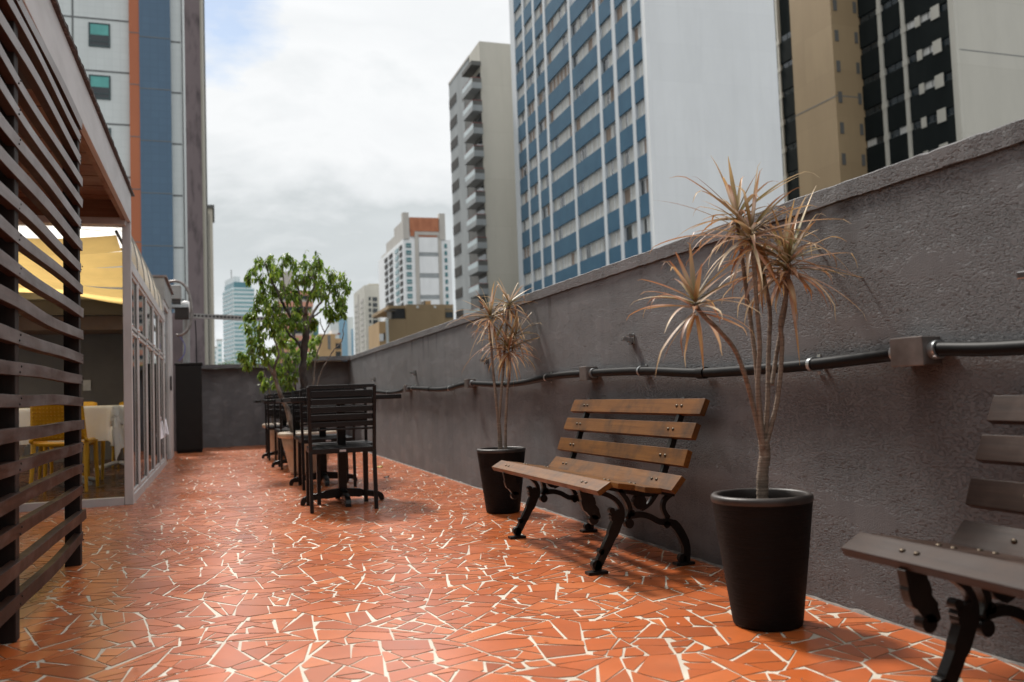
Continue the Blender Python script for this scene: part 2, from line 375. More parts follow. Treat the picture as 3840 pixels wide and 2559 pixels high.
# ------------------------------------------------------------------ setting: ground, terrace floor
WX, WH, GZ = 1.956, 1.40, -14.0
b = MB(); b.quad((-1500, -300, GZ), (1500, -300, GZ), (1500, 2500, GZ), (-1500, 2500, GZ))
M['street'] = pm('city_ground', (0.09, 0.09, 0.088), (0.06, 0.06, 0.06), 0.9, 0.05)
structure(b.build('ground', 'street'))
b = MB(); b.box(-5.2, 2.10, -1.0, 16.2, -0.6, -0.0012)
structure(b.build('terrace_floor', 'grout'))
def clip(poly, nx, ny, c):
    out = []; n = len(poly)
    for i in range(n):
        a = poly[i]; q = poly[(i + 1) % n]
        da = nx * a[0] + ny * a[1] - c; dq = nx * q[0] + ny * q[1] - c
        if da <= 0: out.append(a)
        if (da < 0 < dq) or (dq < 0 < da):
            t = da / (da - dq); out.append((a[0] + (q[0] - a[0]) * t, a[1] + (q[1] - a[1]) * t))
    return out
def area(p): return abs(sum(p[i][0] * p[(i + 1) % len(p)][1] - p[(i + 1) % len(p)][0] * p[i][1] for i in range(len(p)))) / 2
def shatter(poly, out, r):
    a = area(poly)
    if a < 0.00012: return
    if a < math.exp(r.uniform(math.log(0.0045), math.log(0.026))): out.append(poly); return
    cx = sum(p[0] for p in poly) / len(poly); cy = sum(p[1] for p in poly) / len(poly)
    sxx = sum((p[0] - cx) ** 2 for p in poly); syy = sum((p[1] - cy) ** 2 for p in poly); sxy = sum((p[0] - cx) * (p[1] - cy) for p in poly)
    ang = 0.5 * math.atan2(2 * sxy, sxx - syy) + r.gauss(0, 0.5)
    if r.random() < 0.16: ang += math.pi / 2
    nx, ny = math.cos(ang), math.sin(ang)
    pr = [nx * p[0] + ny * p[1] for p in poly]; lo, hi = min(pr), max(pr)
    c = lo + (hi - lo) * r.uniform(0.32, 0.68)
    for s in (1, -1):
        q = clip(poly, nx * s, ny * s, c * s)
        if len(q) > 2: shatter(q, out, r)
r = random.Random(5)
X0, X1, Y0, Y1, S = -2.6, WX, 0.35, 15.9, 0.33
nx_, ny_ = int((X1 - X0) / S) + 3, int((Y1 - Y0) / S) + 3
seeds = {(i, j): (X0 + (i - 1 + r.uniform(0.02, 0.98)) * S, Y0 + (j - 1 + r.uniform(0.02, 0.98)) * S) for i in range(nx_) for j in range(ny_)}
shards = []
for (i, j), (sx, sy) in seeds.items():
    p = [(sx - .9, sy - .9), (sx + .9, sy - .9), (sx + .9, sy + .9), (sx - .9, sy + .9)]
    for di in range(-2, 3):
        for dj in range(-2, 3):
            q = seeds.get((i + di, j + dj))
            if q is None or (di == 0 and dj == 0): continue
            dx, dy = q[0] - sx, q[1] - sy
            p = clip(p, dx, dy, dx * (sx + q[0]) / 2 + dy * (sy + q[1]) / 2)
            if len(p) < 3: break
        if len(p) < 3: break
    for a_, b_, c_ in ((-1, 0, -X0), (1, 0, X1), (0, -1, -Y0), (0, 1, Y1)):
        if len(p) > 2: p = clip(p, a_, b_, c_)
    if len(p) > 2: shatter(p, shards, r)
tb = MB(); tints = []
for p in shards:
    n = len(p); cx = sum(q[0] for q in p) / n; cy = sum(q[1] for q in p) / n
    if cx < -0.66 and cy > 7.40: continue
    if sum(p[i][0] * p[(i + 1) % n][1] - p[(i + 1) % n][0] * p[i][1] for i in range(n)) < 0: p = p[::-1]
    rot = r.gauss(0, 0.018); q = [(cx + (x - cx) * math.cos(rot) - (y - cy) * math.sin(rot), cy + (x - cx) * math.sin(rot) + (y - cy) * math.cos(rot)) for x, y in p]
    o = q
    for i in range(n):
        (ax, ay), (bx_, by_) = p[i], p[(i + 1) % n]; l = math.hypot(bx_ - ax, by_ - ay)
        if l < 1e-5: continue
        ex, ey = (by_ - ay) / l, -(bx_ - ax) / l
        tl = r.gauss(0, 0.035); e2x, e2y = ex * math.cos(tl) - ey * math.sin(tl), ex * math.sin(tl) + ey * math.cos(tl)
        mx_, my_ = (ax + bx_) / 2, (ay + by_) / 2
        g = 0.0016 + min(0.006, r.expovariate(1 / 0.0021))
        if r.random() < 0.09: g += r.uniform(0.002, 0.005)
        o = clip(o, e2x, e2y, e2x * mx_ + e2y * my_ - g)
        if len(o) < 3: break
    if len(o) < 3: continue
    for _ in range(2):
        if r.random() < 0.7 and len(o) > 3:
            k = r.randrange(len(o)); vx, vy = o[k]; (ax, ay), (bx_, by_) = o[k - 1], o[(k + 1) % len(o)]
            ca = ((ax - vx) * (bx_ - vx) + (ay - vy) * (by_ - vy)) / (math.hypot(ax - vx, ay - vy) * math.hypot(bx_ - vx, by_ - vy) + 1e-9)
            if ca < -.35: continue
            ccx = sum(w[0] for w in o) / len(o); ccy = sum(w[1] for w in o) / len(o); l = math.hypot(vx - ccx, vy - ccy)
            if l > 0.02:
                th = math.atan2(vy - ccy, vx - ccx) + r.gauss(0, 0.4); ex, ey = math.cos(th), math.sin(th)
                o2 = clip(o, ex, ey, ex * vx + ey * vy - r.uniform(0.004, max(0.0045, min(0.020, l * 0.35))))
                if len(o2) > 2 and area(o) - area(o2) < 0.0006: o = o2
    if len(o) < 3 or area(o) < 0.00004: continue
    n = len(o); t = min(1, max(0, r.gauss(0.5, 0.2))); dz = 0.0003 + 0.0009 * r.random()
    tx, ty = r.gauss(0, 0.003), r.gauss(0, 0.003)
    top = [(x, y, dz + tx * (x - cx) + ty * (y - cy)) for x, y in o]; bot = [(x, y, -0.0042) for x, y in o]
    tb.cur = 0; tb.add(top, [tuple(range(n))], cols=[(t, t, t)] * n)
    tb.cur = 1; tb.add(top + bot, [(i, i + n, (i + 1) % n + n, (i + 1) % n) for i in range(n)], cols=[(t, t, t)] * (2 * n))
o = tb.build('floor_paving', ['tile', 'tile_edge'])
at = o.data.color_attributes.new('tint', 'FLOAT_COLOR', 'POINT'); at.data.foreach_set('color', [x for c in tb.c for x in (*c, 1.0)])
structure(o)
b = MB()
for k in range(30):
    y = 7.46 + k * 0.22
    b.box(-5.0, -0.70, y + 0.002, y + 0.217, -0.003, 0.006 + 0.0008 * (k % 3))
structure(b.build('dining_floor', 'deck'))

# ------------------------------------------------------------------ parapet walls
t = thing('parapet_wall', 'long grey-brown stucco parapet wall behind the benches with black conduit on it', 'wall', (WX, 7, 0))
b = MB(); b.box(WX, WX + .16, -1.0, 13.9, -0.3, 1.338); b.build('wall_face', 'stucco_long', t, (WX, 7, 0))
b = MB(); ny = 150
for i in range(ny):
    pass
def coping_strip(p, q, z0, z1, w0, w1, seg):
    """rough edged coping between two plan points; its inner face wanders by a few millimetres"""
    b = MB(); p = Vector((*p, 0)); q = Vector((*q, 0)); d = (q - p).normalized(); nrm = Vector((-d.y, d.x, 0)); vs = []
    rr = random.Random(3)
    for i in range(seg + 1):
        c = p + (q - p) * (i / seg); a = rr.gauss(0, .0007); e = rr.gauss(0, .0009)
        for off, z in ((w0 + a, z0 + rr.gauss(0, .0012)), (w0 + a - .002, z1 - .006 + e), (w0 + .008 + a, z1 + e), (w1, z1 + .004), (w1, z0)):
            v = c + nrm * off; vs.append((v.x, v.y, z))
    fs = []
    for i in range(seg):
        for k in range(5):
            fs.append((i * 5 + k, i * 5 + (k + 1) % 5, (i + 1) * 5 + (k + 1) % 5, (i + 1) * 5 + k))
    fs += [(4, 3, 2, 1, 0), tuple(seg * 5 + k for k in range(5))]
    b.add(vs, fs); return b
coping_strip((WX, 13.9), (WX, -1.0), 1.340, 1.400, -0.010, 0.17, 420).build('coping', 'coping', t, (WX, 7, 0))
b = MB(); rr = random.Random(8); n = 260; vs = []
for i in range(n + 1):
    y = -0.9 + 14.75 * i / n; w = 0.006 + abs(rr.gauss(0, .005)); h = .005 + abs(rr.gauss(0, .004))
    vs += [(WX - w, y, -.003), (WX - w * .5, y, h * .6), (WX + .004, y, h)]
b.add(vs, [(i * 3 + k, i * 3 + k + 1, i * 3 + k + 4, i * 3 + k + 3) for i in range(n) for k in range(2)], True)
b.build('cement_fillet', 'mortar', t, (WX, 7, 0))
t = thing('end_wall', 'low grey stucco wall closing the far end of the terrace behind the trees', 'wall', (0.5, 15.9, 0))
b = MB(); b.add([(-5.2, 16.05, -.3), (1.22, 15.84, -.3), (1.22, 15.84, 1.338), (-5.2, 16.05, 1.338), (-5.2, 16.25, -.3), (1.22, 16.04, -.3), (1.22, 16.04, 1.338), (-5.2, 16.25, 1.338)],
      [(0, 1, 2, 3), (5, 4, 7, 6), (3, 2, 6, 7), (4, 0, 3, 7), (1, 5, 6, 2)])
b.box(1.22, WX + .16, 13.902, 15.838, -.3, 1.338)
b.build('wall_face', 'stucco', t, (.5, 15.9, 0))
b = coping_strip((1.22, 15.842), (-5.2, 16.052), 1.340, 1.400, -.010, .2, 60); b2 = coping_strip((WX + .17, 13.902), (1.21, 13.902), 1.341, 1.402, -.010, .3, 12)
for bb in (b2,):
    b.add(bb.v, bb.f)
b.build('coping', 'coping', t, (.5, 15.9, 0))
b = MB(); b.bar((-.05, 15.55, .003), (.22, 15.55, .003), .05, .006); tag(b.build('floor_drain', 'black_metal', None, (.08, 15.55, 0)), 'thin dark floor drain slot in the tiles beside the black cabinet', 'drain')

# unseen building wall, added behind the viewpoint to block sky light from the rear
b = MB(); b.box(-5.2, WX + .16, -1.35, -1.002, -.3, 3.3); structure(b.build('wall', 'stucco'))

# ------------------------------------------------------------------ slatted wood screen at left
FX = -0.62
t = thing('slatted_screen', 'tall dark wood screen of warped horizontal slats nearest the camera', 'fence', (FX, 3.3, 0))
org = (FX, 3.3, 0)
rr = random.Random(21)
tops = [309, 356, 407, 455, 502, 553, 604, 653, 706, 758, 812, 862, 913, 966, 1017, 1069, 1119, 1175, 1230]
b = MB()
zs = [at_x(186, y, FX).z for y in tops] + [at_x(186, 276, FX).z]
for i, zt in enumerate(zs):
    h = 0.0435 + rr.uniform(-.002, .003); am = rr.gauss(0, .0042); ph = rr.uniform(0, 6.28); tw = rr.gauss(0, .05); out = rr.gauss(0, .003)
    ye = 4.7535
    n = 26; vs = []
    for k in range(n + 1):
        y = 1.2 + (ye - 1.2) * k / n
        u = (y - 3.27) / (4.72 - 3.27)
        bow = am * math.sin(math.pi * u) * (1 if u > 0 else .5) + .002 * math.sin(y * 5 + ph)
        x = out + .004 * math.sin(y * 3 + ph); tt = tw * math.sin(y * 2.2 + ph)
        for dx, dz in ((-.032, -h), (0, -h), (0, 0), (-.032, 0)):
            xx = dx * math.cos(tt) - (dz + h / 2) * math.sin(tt); zz = dx * math.sin(tt) + (dz + h / 2) * math.cos(tt)
            vs.append((FX + x + xx, y, zt + bow - h / 2 + zz))
    fs = [(k * 4 + e, k * 4 + (e + 1) % 4, (k + 1) * 4 + (e + 1) % 4, (k + 1) * 4 + e) for k in range(n) for e in range(4)] + [(3, 2, 1, 0), tuple(n * 4 + e for e in range(4))]
    b.add(vs, fs)
b.cur = 1
for zt in zs:
    for y in (1.83, 3.30, 4.725):
        for s in (-1, 1): b.sphere((FX + .0005, y + s * .012 + rr.gauss(0, .003), zt - .023 + s * .010), .003, .0042, .0042, 6, 4)
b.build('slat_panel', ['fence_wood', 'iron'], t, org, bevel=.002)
for y in (1.83, 3.30, 4.725):
    b = MB(); b.box(FX - .078, FX - .010, y - .03, y + .03, 0, 2.17); b.build('post', 'fence_post', t, org, bevel=.003)

# ------------------------------------------------------------------ garden benches
BY0, BY1 = 3.155, 4.54
FY = (3.345, 4.35)
def make_bench(label, wmat, dy):
    org = (1.62, 3.85, 0)
    root = thing('park_bench', label, 'bench', (1.62, 3.85 - dy, 0), 0, 'slatted benches along the parapet')
    def slat(b, top, bot, back, th):
        """one board from its two long front edges (x, z), thickened along 'back'"""
        (xt, zt), (xb, zb) = top, bot
        vs = [(x + back[0] * k * th, y, z + back[1] * k * th) for y in (BY0, BY1) for k in (0, 1) for x, z in ((xt, zt), (xb, zb))]
        b.cur = 0
        b.add(vs, [(0, 1, 3, 2), (4, 6, 7, 5), (0, 4, 5, 1), (2, 3, 7, 6), (0, 2, 6, 4), (1, 5, 7, 3)])
        n = Vector((-back[0], 0, -back[1])).normalized()
        b.cur = 1
        for fy in FY:
            for s in (-.021, .021):
                c = Vector(((xt + xb) / 2, fy + s, (zt + zb) / 2))
                b.sphere(c, .0075 if abs(n.x) < .5 else .006, .0085, .0075 if abs(n.x) > .5 else .0045, 10, 6)
        b.cur = 0
    b = MB()
    slat(b, (1.445, .391), (1.386, .358), (.47, -.88), .023)
    slat(b, (1.552, .371), (1.479, .383), (-.16, -.98), .022)
    slat(b, (1.668, .350), (1.594, .360), (-.13, -.99), .022)
    b.build('seat', [wmat, 'bolt'], root, org, bevel=.003)
    b = MB()
    for tp, bt in (((1.883, .699), (1.853, .636)), ((1.836, .602), (1.808, .540)), ((1.791, .496), (1.767, .431))):
        slat(b, tp, bt, (.90, -.43), .025)
    slat(b, (1.759, .394), (1.708, .338), (.74, -.67), .025)
    b.build('backrest', [wmat, 'bolt'], root, org, bevel=.003)
    for k, fy in enumerate(FY):
        T = .013
        fn = lambda x, z, t: (x, fy + t * T, z)
        fn2 = lambda x, z, t: (x, fy + t * T * .8, z)
        b = MB()
        b.ribbon(spline([(1.425, .333), (1.48, .351), (1.53, .346), (1.60, .328), (1.66, .316), (1.71, .312), (1.757, .348)], 4), .026, fn)
        b.ribbon(spline([(1.757, .345), (1.799, .445), (1.839, .549), (1.880, .648), (1.900, .70)], 4), .026, fn)
        # front hanging scroll
        b.ribbon(spline([(1.415, .345), (1.422, .31), (1.432, .275), (1.455, .243), (1.458, .222)], 5), [.055] * 6 + [.062] * 5 + [.05] * 4 + [.038] * 4 + [.03, .03], fn)
        b.disc((1.447, .222), .021, fn)
        # curved brackets between leg and seat
        b.ribbon(spline([(1.575, .205), (1.577, .25), (1.556, .288), (1.515, .316), (1.455, .334)], 5), .019, fn2)
        b.ribbon(spline([(1.598, .215), (1.612, .25), (1.598, .292), (1.565, .336)], 5), .02, fn)
        b.disc((1.606, .193), .020, fn); b.disc((1.530, .252), .0125, fn)
        b.disc((1.657, .278), .031, fn)
        b.ribbon(spline([(1.600, .222), (1.656, .226), (1.700, .214), (1.744, .190), (1.782, .186)], 5), .025, fn)
        b.ribbon(spline([(1.665, .247), (1.705, .268), (1.748, .318)], 5), .017, fn2)
        b.ribbon(spline([(1.790, .200), (1.768, .238), (1.775, .275), (1.812, .302)], 5), .019, fn2)
        b.ribbon([(1.735, .318), (1.80, .307), (1.822, .299)], .024, fn)
        b.disc((1.778, .176), .016, fn); b.disc((1.62, .235), .014, fn)
        fr = b.build('iron_frame', 'iron', root, org, bevel=.003)
        b = MB()
        b.ribbon(spline([(1.455, .014), (1.462, .04), (1.486, .082), (1.512, .126), (1.540, .178), (1.553, .215), (1.538, .248)], 5), [.03] * 6 + [.033] * 6 + [.036] * 6 + [.045] * 6 + [.055] * 4 + [.045] * 2 + [.022], fn)
        b.disc((1.452, .038), .021, fn); b.disc((1.474, .090), .0125, fn)
        b.box(1.411, 1.496, fy - .022, fy + .022, 0, .013)
        b.build('leg', 'iron', fr, org, bevel=.003)
        b = MB()
        b.ribbon(spline([(1.782, .187), (1.818, .170), (1.848, .126), (1.867, .076), (1.864, .03), (1.862, .012)], 5), [.03] * 4 + [.037] * 10 + [.033] * 12, fn)
        b.disc((1.846, .030), .018, fn)
        b.box(1.811, 1.897, fy - .022, fy + .022, 0, .013)
        b.build('leg', 'iron', fr, org, bevel=.003)
    return root
make_bench('orange-brown slatted bench with black iron legs standing between the two potted dracaenas', 'bench_wood', 0)
make_bench('dark brown weathered bench cut off by the picture edge beside the larger black pot', 'bench_wood_dark', 2.79)

# ------------------------------------------------------------------ potted dracaenas
def lerp(a, b, t): return tuple(x + (y - x) * t for x, y in zip(a, b))
def blade(b, p, d, L, w, droop, curl, cols, rr, seg=12):
    """narrow folded leaf arching from p along d; the dry tip hooks over"""
    p = Vector(p); d = Vector(d).normalized(); vs = []; cs = []
    sd = d.cross(Vector((0, 0, 1)))
    if sd.length < .05: sd = Vector((rr.uniform(-1, 1), rr.uniform(-1, 1), 0))
    sd.normalize(); tw = rr.uniform(-.12, .12); kink = rr.uniform(.58, .88); ks = rr.uniform(0.4, 1.5) * curl
    for i in range(seg + 1):
        t = i / seg
        wd = w * (0.75 + .25 * min(1, t * 5)) * (1 - max(0, (t - .35) / .65) ** 1.3 * .93)
        up = sd.cross(d).normalized()
        if up.z < 0 and abs(d.z) < .9: up = -up
        vs += [p - sd * wd + up * wd * .35, p, p + sd * wd + up * wd * .35]
        c = lerp(cols[0], cols[1], min(1, t / .45)) if t < .45 else lerp(cols[1], cols[2], min(1, (t - .45) / .3))
        e = lerp(c, cols[3], .38 if t < .8 else .15); cs += [e, c, e]
        p = p + d * (L / seg)
        d = d + Vector((0, 0, -droop * (0.4 + t) / seg))
        if t > kink: d = d + Vector((0, 0, -ks)) + sd * rr.uniform(-.5, .5) * curl
        sd = (sd + up * tw * .3).normalized(); d.normalize(); sd = (sd - d * sd.dot(d)).normalized()
    fs = [(i * 3 + k, i * 3 + k + 1, i * 3 + k + 4, i * 3 + k + 3) for i in range(seg) for k in range(2)]
    b.add(vs, fs, True, cs)
GREENS = [(.12, .13, .030), (.17, .16, .045), (.22, .14, .05), (.085, .085, .024)]
PINKS = [(.55, .43, .31), (.60, .49, .41), (.42, .27, .18), (.36, .30, .16), (.67, .58, .49)]
DRY = [(.58, .38, .16), (.45, .24, .09), (.66, .52, .32), (.30, .15, .075)]
EDGE = [(.30, .10, .07), (.36, .15, .10), (.34, .19, .10)]
def rosette(b, c, axis, n, L, w, rr, dry=.5):
    axis = Vector(axis).normalized(); a = axis.orthogonal().normalized(); e = axis.cross(a); c = Vector(c)
    for i in range(n):
        f = (i + .5) / n; th = i * 2.39996 + rr.uniform(-.3, .3)
        ang = .06 + 1.86 * f ** .44 + rr.gauss(0, .24) + (.55 if f > .9 else 0)
        d = axis * math.cos(ang) + (a * math.cos(th) + e * math.sin(th)) * math.sin(ang)
        ln = L * (0.70 + .42 * math.sin(math.pi * min(1, .15 + f * .75))) * (rr.uniform(.7, 1.12) if rr.random() < .93 else rr.uniform(1.3, 1.65))
        old = f > 1 - dry
        g = rr.choice(GREENS) if not old or rr.random() < .35 else rr.choice(PINKS)
        mid = rr.choice(PINKS) if rr.random() < .35 else lerp(g, rr.choice(PINKS), rr.uniform(.1, .5))
        tip = rr.choice(DRY)
        if f > .86 and rr.random() < .55: g = lerp(rr.choice(DRY), (.2, .09, .05), .35); mid = rr.choice(DRY)
        blade(b, c - axis * (.055 * f) + d * .006, d, ln, w * rr.uniform(.7, 1.1), .2 + 1.9 * f * rr.uniform(.2, 1.4), 1.0 * rr.random() ** 1.5 + (.5 if old else .1), (g, mid, tip, rr.choice(EDGE)), rr)
def make_pot(root, org, rb, rt, h):
    b = MB(); ri = rt - .026
    b.lathe([(0.001, 0), (rb - .012, 0), (rb - .003, .004), (rb, .012), (rb + (rt - rb) * .5, h * .5), (rt - .004, h - .03), (rt - .002, h - .022)], 56, (org[0], org[1], 0))
    b.lathe([(ri + .004, h - .03), (ri - .006, h - .16), (0.001, h - .161)], 40, (org[0], org[1], 0))
    pot = b.build('pot', 'pot', root, org)
    b = MB()
    b.lathe([(rt - .002, h - .022), (rt, h - .014), (rt - .001, h - .005), (rt - .006, h), (ri + .008, h + .001), (ri + .002, h - .004), (ri + .004, h - .03)], 56, (org[0], org[1], 0))
    b.build('rim', 'pot_rim', pot, org)
    b = MB(); rr = random.Random(4); n = 28; rs = ri - .006
    vs = [(org[0], org[1], h - .098)]
    for q in (.5, 1):
        for k in range(n):
            t = 6.2832 * k / n; vs.append((org[0] + rs * q * math.cos(t), org[1] + rs * q * math.sin(t), h - .10 + rr.gauss(0, .005)))
    b.add(vs, [(0, 1 + k, 1 + (k + 1) % n) for k in range(n)] + [(1 + k, 1 + n + k, 1 + n + (k + 1) % n, 1 + (k + 1) % n) for k in range(n)], True)
    b.build('soil', 'soil', pot, org)
rr = random.Random(31)
def c7(x, y): return (1378.8 + .3909 * x, 306.4 + .3909 * y)
def c6(x, y): return (1041.8 + .4887 * x, 612.8 + .4887 * y)
def plant(label, org, pot, trunk, stems, ros, L, w, seed, sr):
    rr = random.Random(seed)
    root = thing('potted_plant', label, 'potted plant', org, 0, 'dracaenas in black pots')
    make_pot(root, org, *pot)
    for pts, r0, r1 in trunk + stems:
        q = [at_y(p[0], p[1], org[1] + p[2]) for p in pts]
        sp = spline(q, 10); n = len(sp); b = MB()
        b.tube(sp, [(r0 + (r1 - r0) * i / (n - 1)) * (1 + .10 * (i % 2) + rr.gauss(0, .03)) for i in range(n)], 9)
        b.build('stem', 'stem', root, org)
    for (px, py, dy), ax, n, s in ros:
        b = MB(); rosette(b, at_y(px, py, org[1] + dy), ax, n, L * s, w, rr); b.build('leaf_rosette', 'dleaf', root, org, col=True)
    return root
J = (1756, 1016)
plant('taller dracaena with pinkish dry leaves in the larger black pot between the two benches', (1.622, 2.41, 0), (.107, .157, .405),
      [([(1752, 1150, 0), (1752, 1090, 0), (1757, 1045, 0), (1754, 1010, 0)], .018, .0165)],
      [([(1752, 1030, 0), (*c7(890, 1568), 0), (*c7(850, 1420), -.02), (*c7(790, 1270), -.03), (*c7(700, 1160), -.05), (*c7(615, 1080), -.06), (*c7(550, 1000), -.06)], .0075, .0062),
       ([(1754, 1025, .01), (*c7(935, 1568), .01), (*c7(915, 1350), .02), (*c7(890, 1150), .04), (*c7(860, 930), .06), (*c7(825, 650), .07), (*c7(806, 500), .07)], .0076, .0062),
       ([(1755, 1030, -.01), (*c7(928, 1540), -.01), (*c7(938, 1250), -.02), (*c7(920, 1000), -.04), (*c7(905, 780), -.05), (*c7(893, 590), -.05)], .0076, .0064),
       ([(1757, 1030, .01), (*c7(985, 1568), .01), (*c7(990, 1300), .03), (*c7(998, 1050), .05), (*c7(965, 860), .06), (*c7(942, 760), .06)], .0076, .0062),
       ([(1758, 1030, 0), (*c7(1042, 1568), 0), (*c7(1070, 1250), .0), (*c7(1060, 1120), -.01), (*c7(1098, 930), -.02), (*c7(1110, 790), -.02)], .0076, .0064),
       ([(*c7(1010, 1480), .02), (*c7(1045, 1250), .04), (*c7(1092, 1000), .05), (*c7(1085, 820), .05)], .007, .006)],
      [((*c7(555, 965), -.06), (-.12, -.1, 1), 36, 1.12), ((*c7(803, 470), .07), (-.12, .1, 1), 42, 1.1), ((*c7(890, 560), -.05), (.05, -.15, 1), 48, 1.1),
       ((*c7(940, 735), .06), (0, .2, 1), 26, .8), ((*c7(1108, 745), -.02), (.1, -.1, 1), 48, 1.1), ((*c7(1085, 690), .06), (.2, .2, 1), 30, .9)],
      .192, .0080, 31, 1)
plant('smaller dracaena in a black pot standing beyond the far end of the orange-brown bench', (1.70, 5.345, 0), (.107, .156, .402),
      [([(*c6(222, 880), 0), (*c6(217, 790), 0), (*c6(213, 735), 0)], .0145, .0125)],
      [([(*c6(212, 745), 0), (*c6(200, 620), 0), (*c6(188, 500), .02), (*c6(180, 400), .02), (*c6(172, 250), .02)], .0085, .007),
       ([(*c6(213, 745), 0), (*c6(226, 580), 0), (*c6(236, 470), .03), (*c6(245, 330), .05), (*c6(262, 190), .06)], .0085, .007),
       ([(*c6(246, 880), -.02), (*c6(246, 740), -.02), (*c6(253, 600), -.02), (*c6(265, 480), -.03), (*c6(262, 400), -.03)], .0088, .007)],
      [((*c6(172, 222), .02), (-.15, -.1, 1), 46, 1.0), ((*c6(264, 165), .07), (.1, .1, 1), 40, .9), ((*c6(260, 375), -.03), (0, -.2, 1), 50, 1.05),
       ((*c6(295, 315), .05), (.5, .1, 1), 34, .9), ((*c6(200, 330), .08), (-.3, .2, 1), 26, .85)],
      .225, .0088, 37, 1)

# ------------------------------------------------------------------ conduit run and fittings on the parapet
CX = WX - .030
t = thing('electrical_conduit', 'sagging black plastic conduit with metal junction boxes running along the parapet', 'conduit', (CX, 6, .8))
org = (CX, 6, .8)
run = [(-.9, .825), (1.0, .824), (1.69, .818), (1.96, .829), (2.05, .827), (2.52, .809), (3.0, .803), (3.3, .806), (3.8, .831), (4.44, .840), (4.75, .842), (5.07, .835), (5.5, .815), (5.93, .809), (6.4, .822), (6.83, .835), (7.15, .826), (7.46, .806), (7.9, .803), (8.6, .822), (9.25, .835), (9.68, .808), (10.3, .800), (11.2, .826), (11.9, .835), (13.0, .815), (13.88, .82)]
sp = spline([(CX, y, z) for y, z in run], 6)
b = MB(); b.tube(sp, .0205, 14); b.build('pipe', 'pvc', t, org)
def zc(y): return min(sp, key=lambda p: abs(p.y - y)).z
for y, big in ((2.045, 1), (4.42, 0), (6.80, 0), (9.25, 0), (11.9, 0)):
    z = zc(y); b = MB(); w, hh = (.062, .040) if big else (.046, .036)
    b.box(CX - .034, WX - .001, y - w, y + w, z - hh, z + hh)
    b.box(CX - .040, CX - .0345, y - w - .002, y + w + .002, z - hh - .002, z + hh + .002)
    jb = b.build('junction_box', 'galv', t, org, bevel=.003)
    b = MB()
    for s in (-1, 1):
        b.tube([(CX, y + s * (w + .001), z), (CX, y + s * (w + .024), zc(y + s * (w + .024)))], .0265, 18)
    b.build('collar', 'strap', jb, org, bevel=.002)
for y in (2.52, 3.80, 5.07, 5.90, 7.46, 9.0, 10.4):
    z = zc(y); b = MB(); fn = []
    pts = [(CX + .0225 * math.cos(a), z + .0225 * math.sin(a)) for a in [math.pi * k / 10 + math.pi / 2 for k in range(11)]]
    pts = [(WX - .002, z + .034), (WX - .004, z + .0225)] + pts + [(WX - .004, z - .0225), (WX - .002, z - .034)]
    b.ribbon(pts, .003, lambda x, zz, tt: (x, y + tt * .008, zz)); b.build('clamp', 'strap', t, org)
for y in (3.23, 8.2, 1.2):
    p = min(sp, key=lambda q: abs(q.y - y)); b = MB(); b.tube([p - Vector((0, .028, 0)), p + Vector((0, .028, 0))], .0245, 16); b.build('coupling', 'pvc', t, org)
for k, (y, z, lab) in enumerate(((1.655, .992, 'small chrome wall hook at the picture edge above the dark bench'), (3.93, .992, 'small chrome wall hook on the parapet above the orange-brown bench'),
                            (6.41, 1.0, 'small chrome wall hook half hidden behind the smaller dracaena'), (8.97, .990, 'small chrome wall hook on the parapet right of the nearest black chair'), (11.44, .985, 'tiny far chrome wall hook just over the nearest black chair'))):
    h = thing('wall_hook', lab, 'hook', (WX, y, z), 0, 'chrome hooks on the parapet'); o3 = (WX, y, z)
    b = MB(); b.box(WX - .008, WX - .001, y - .020, y + .020, z - .026, z + .028); b.build('back_plate', 'chrome', h, o3, bevel=.003)
    b = MB(); b.ribbon(spline([(WX - .006, z - .006), (WX - .025, z - .003), (WX - .042, z + .002), (WX - .060, z + .004)], 4), [.026] * 5 + [.019] * 8, lambda x, zz, tt: (x, y + tt * .014, zz)); b.build('arm', 'chrome', h, o3, bevel=.002)
    b = MB(); b.bar((WX - .007, y, z + .020), (WX - .030, y, z + .020), .022, .014); b.tube([(WX - .020, y, z - .028), (WX - .020, y, z - .006)], .011, 12); b.build('peg', 'chrome', h, o3, bevel=.002)

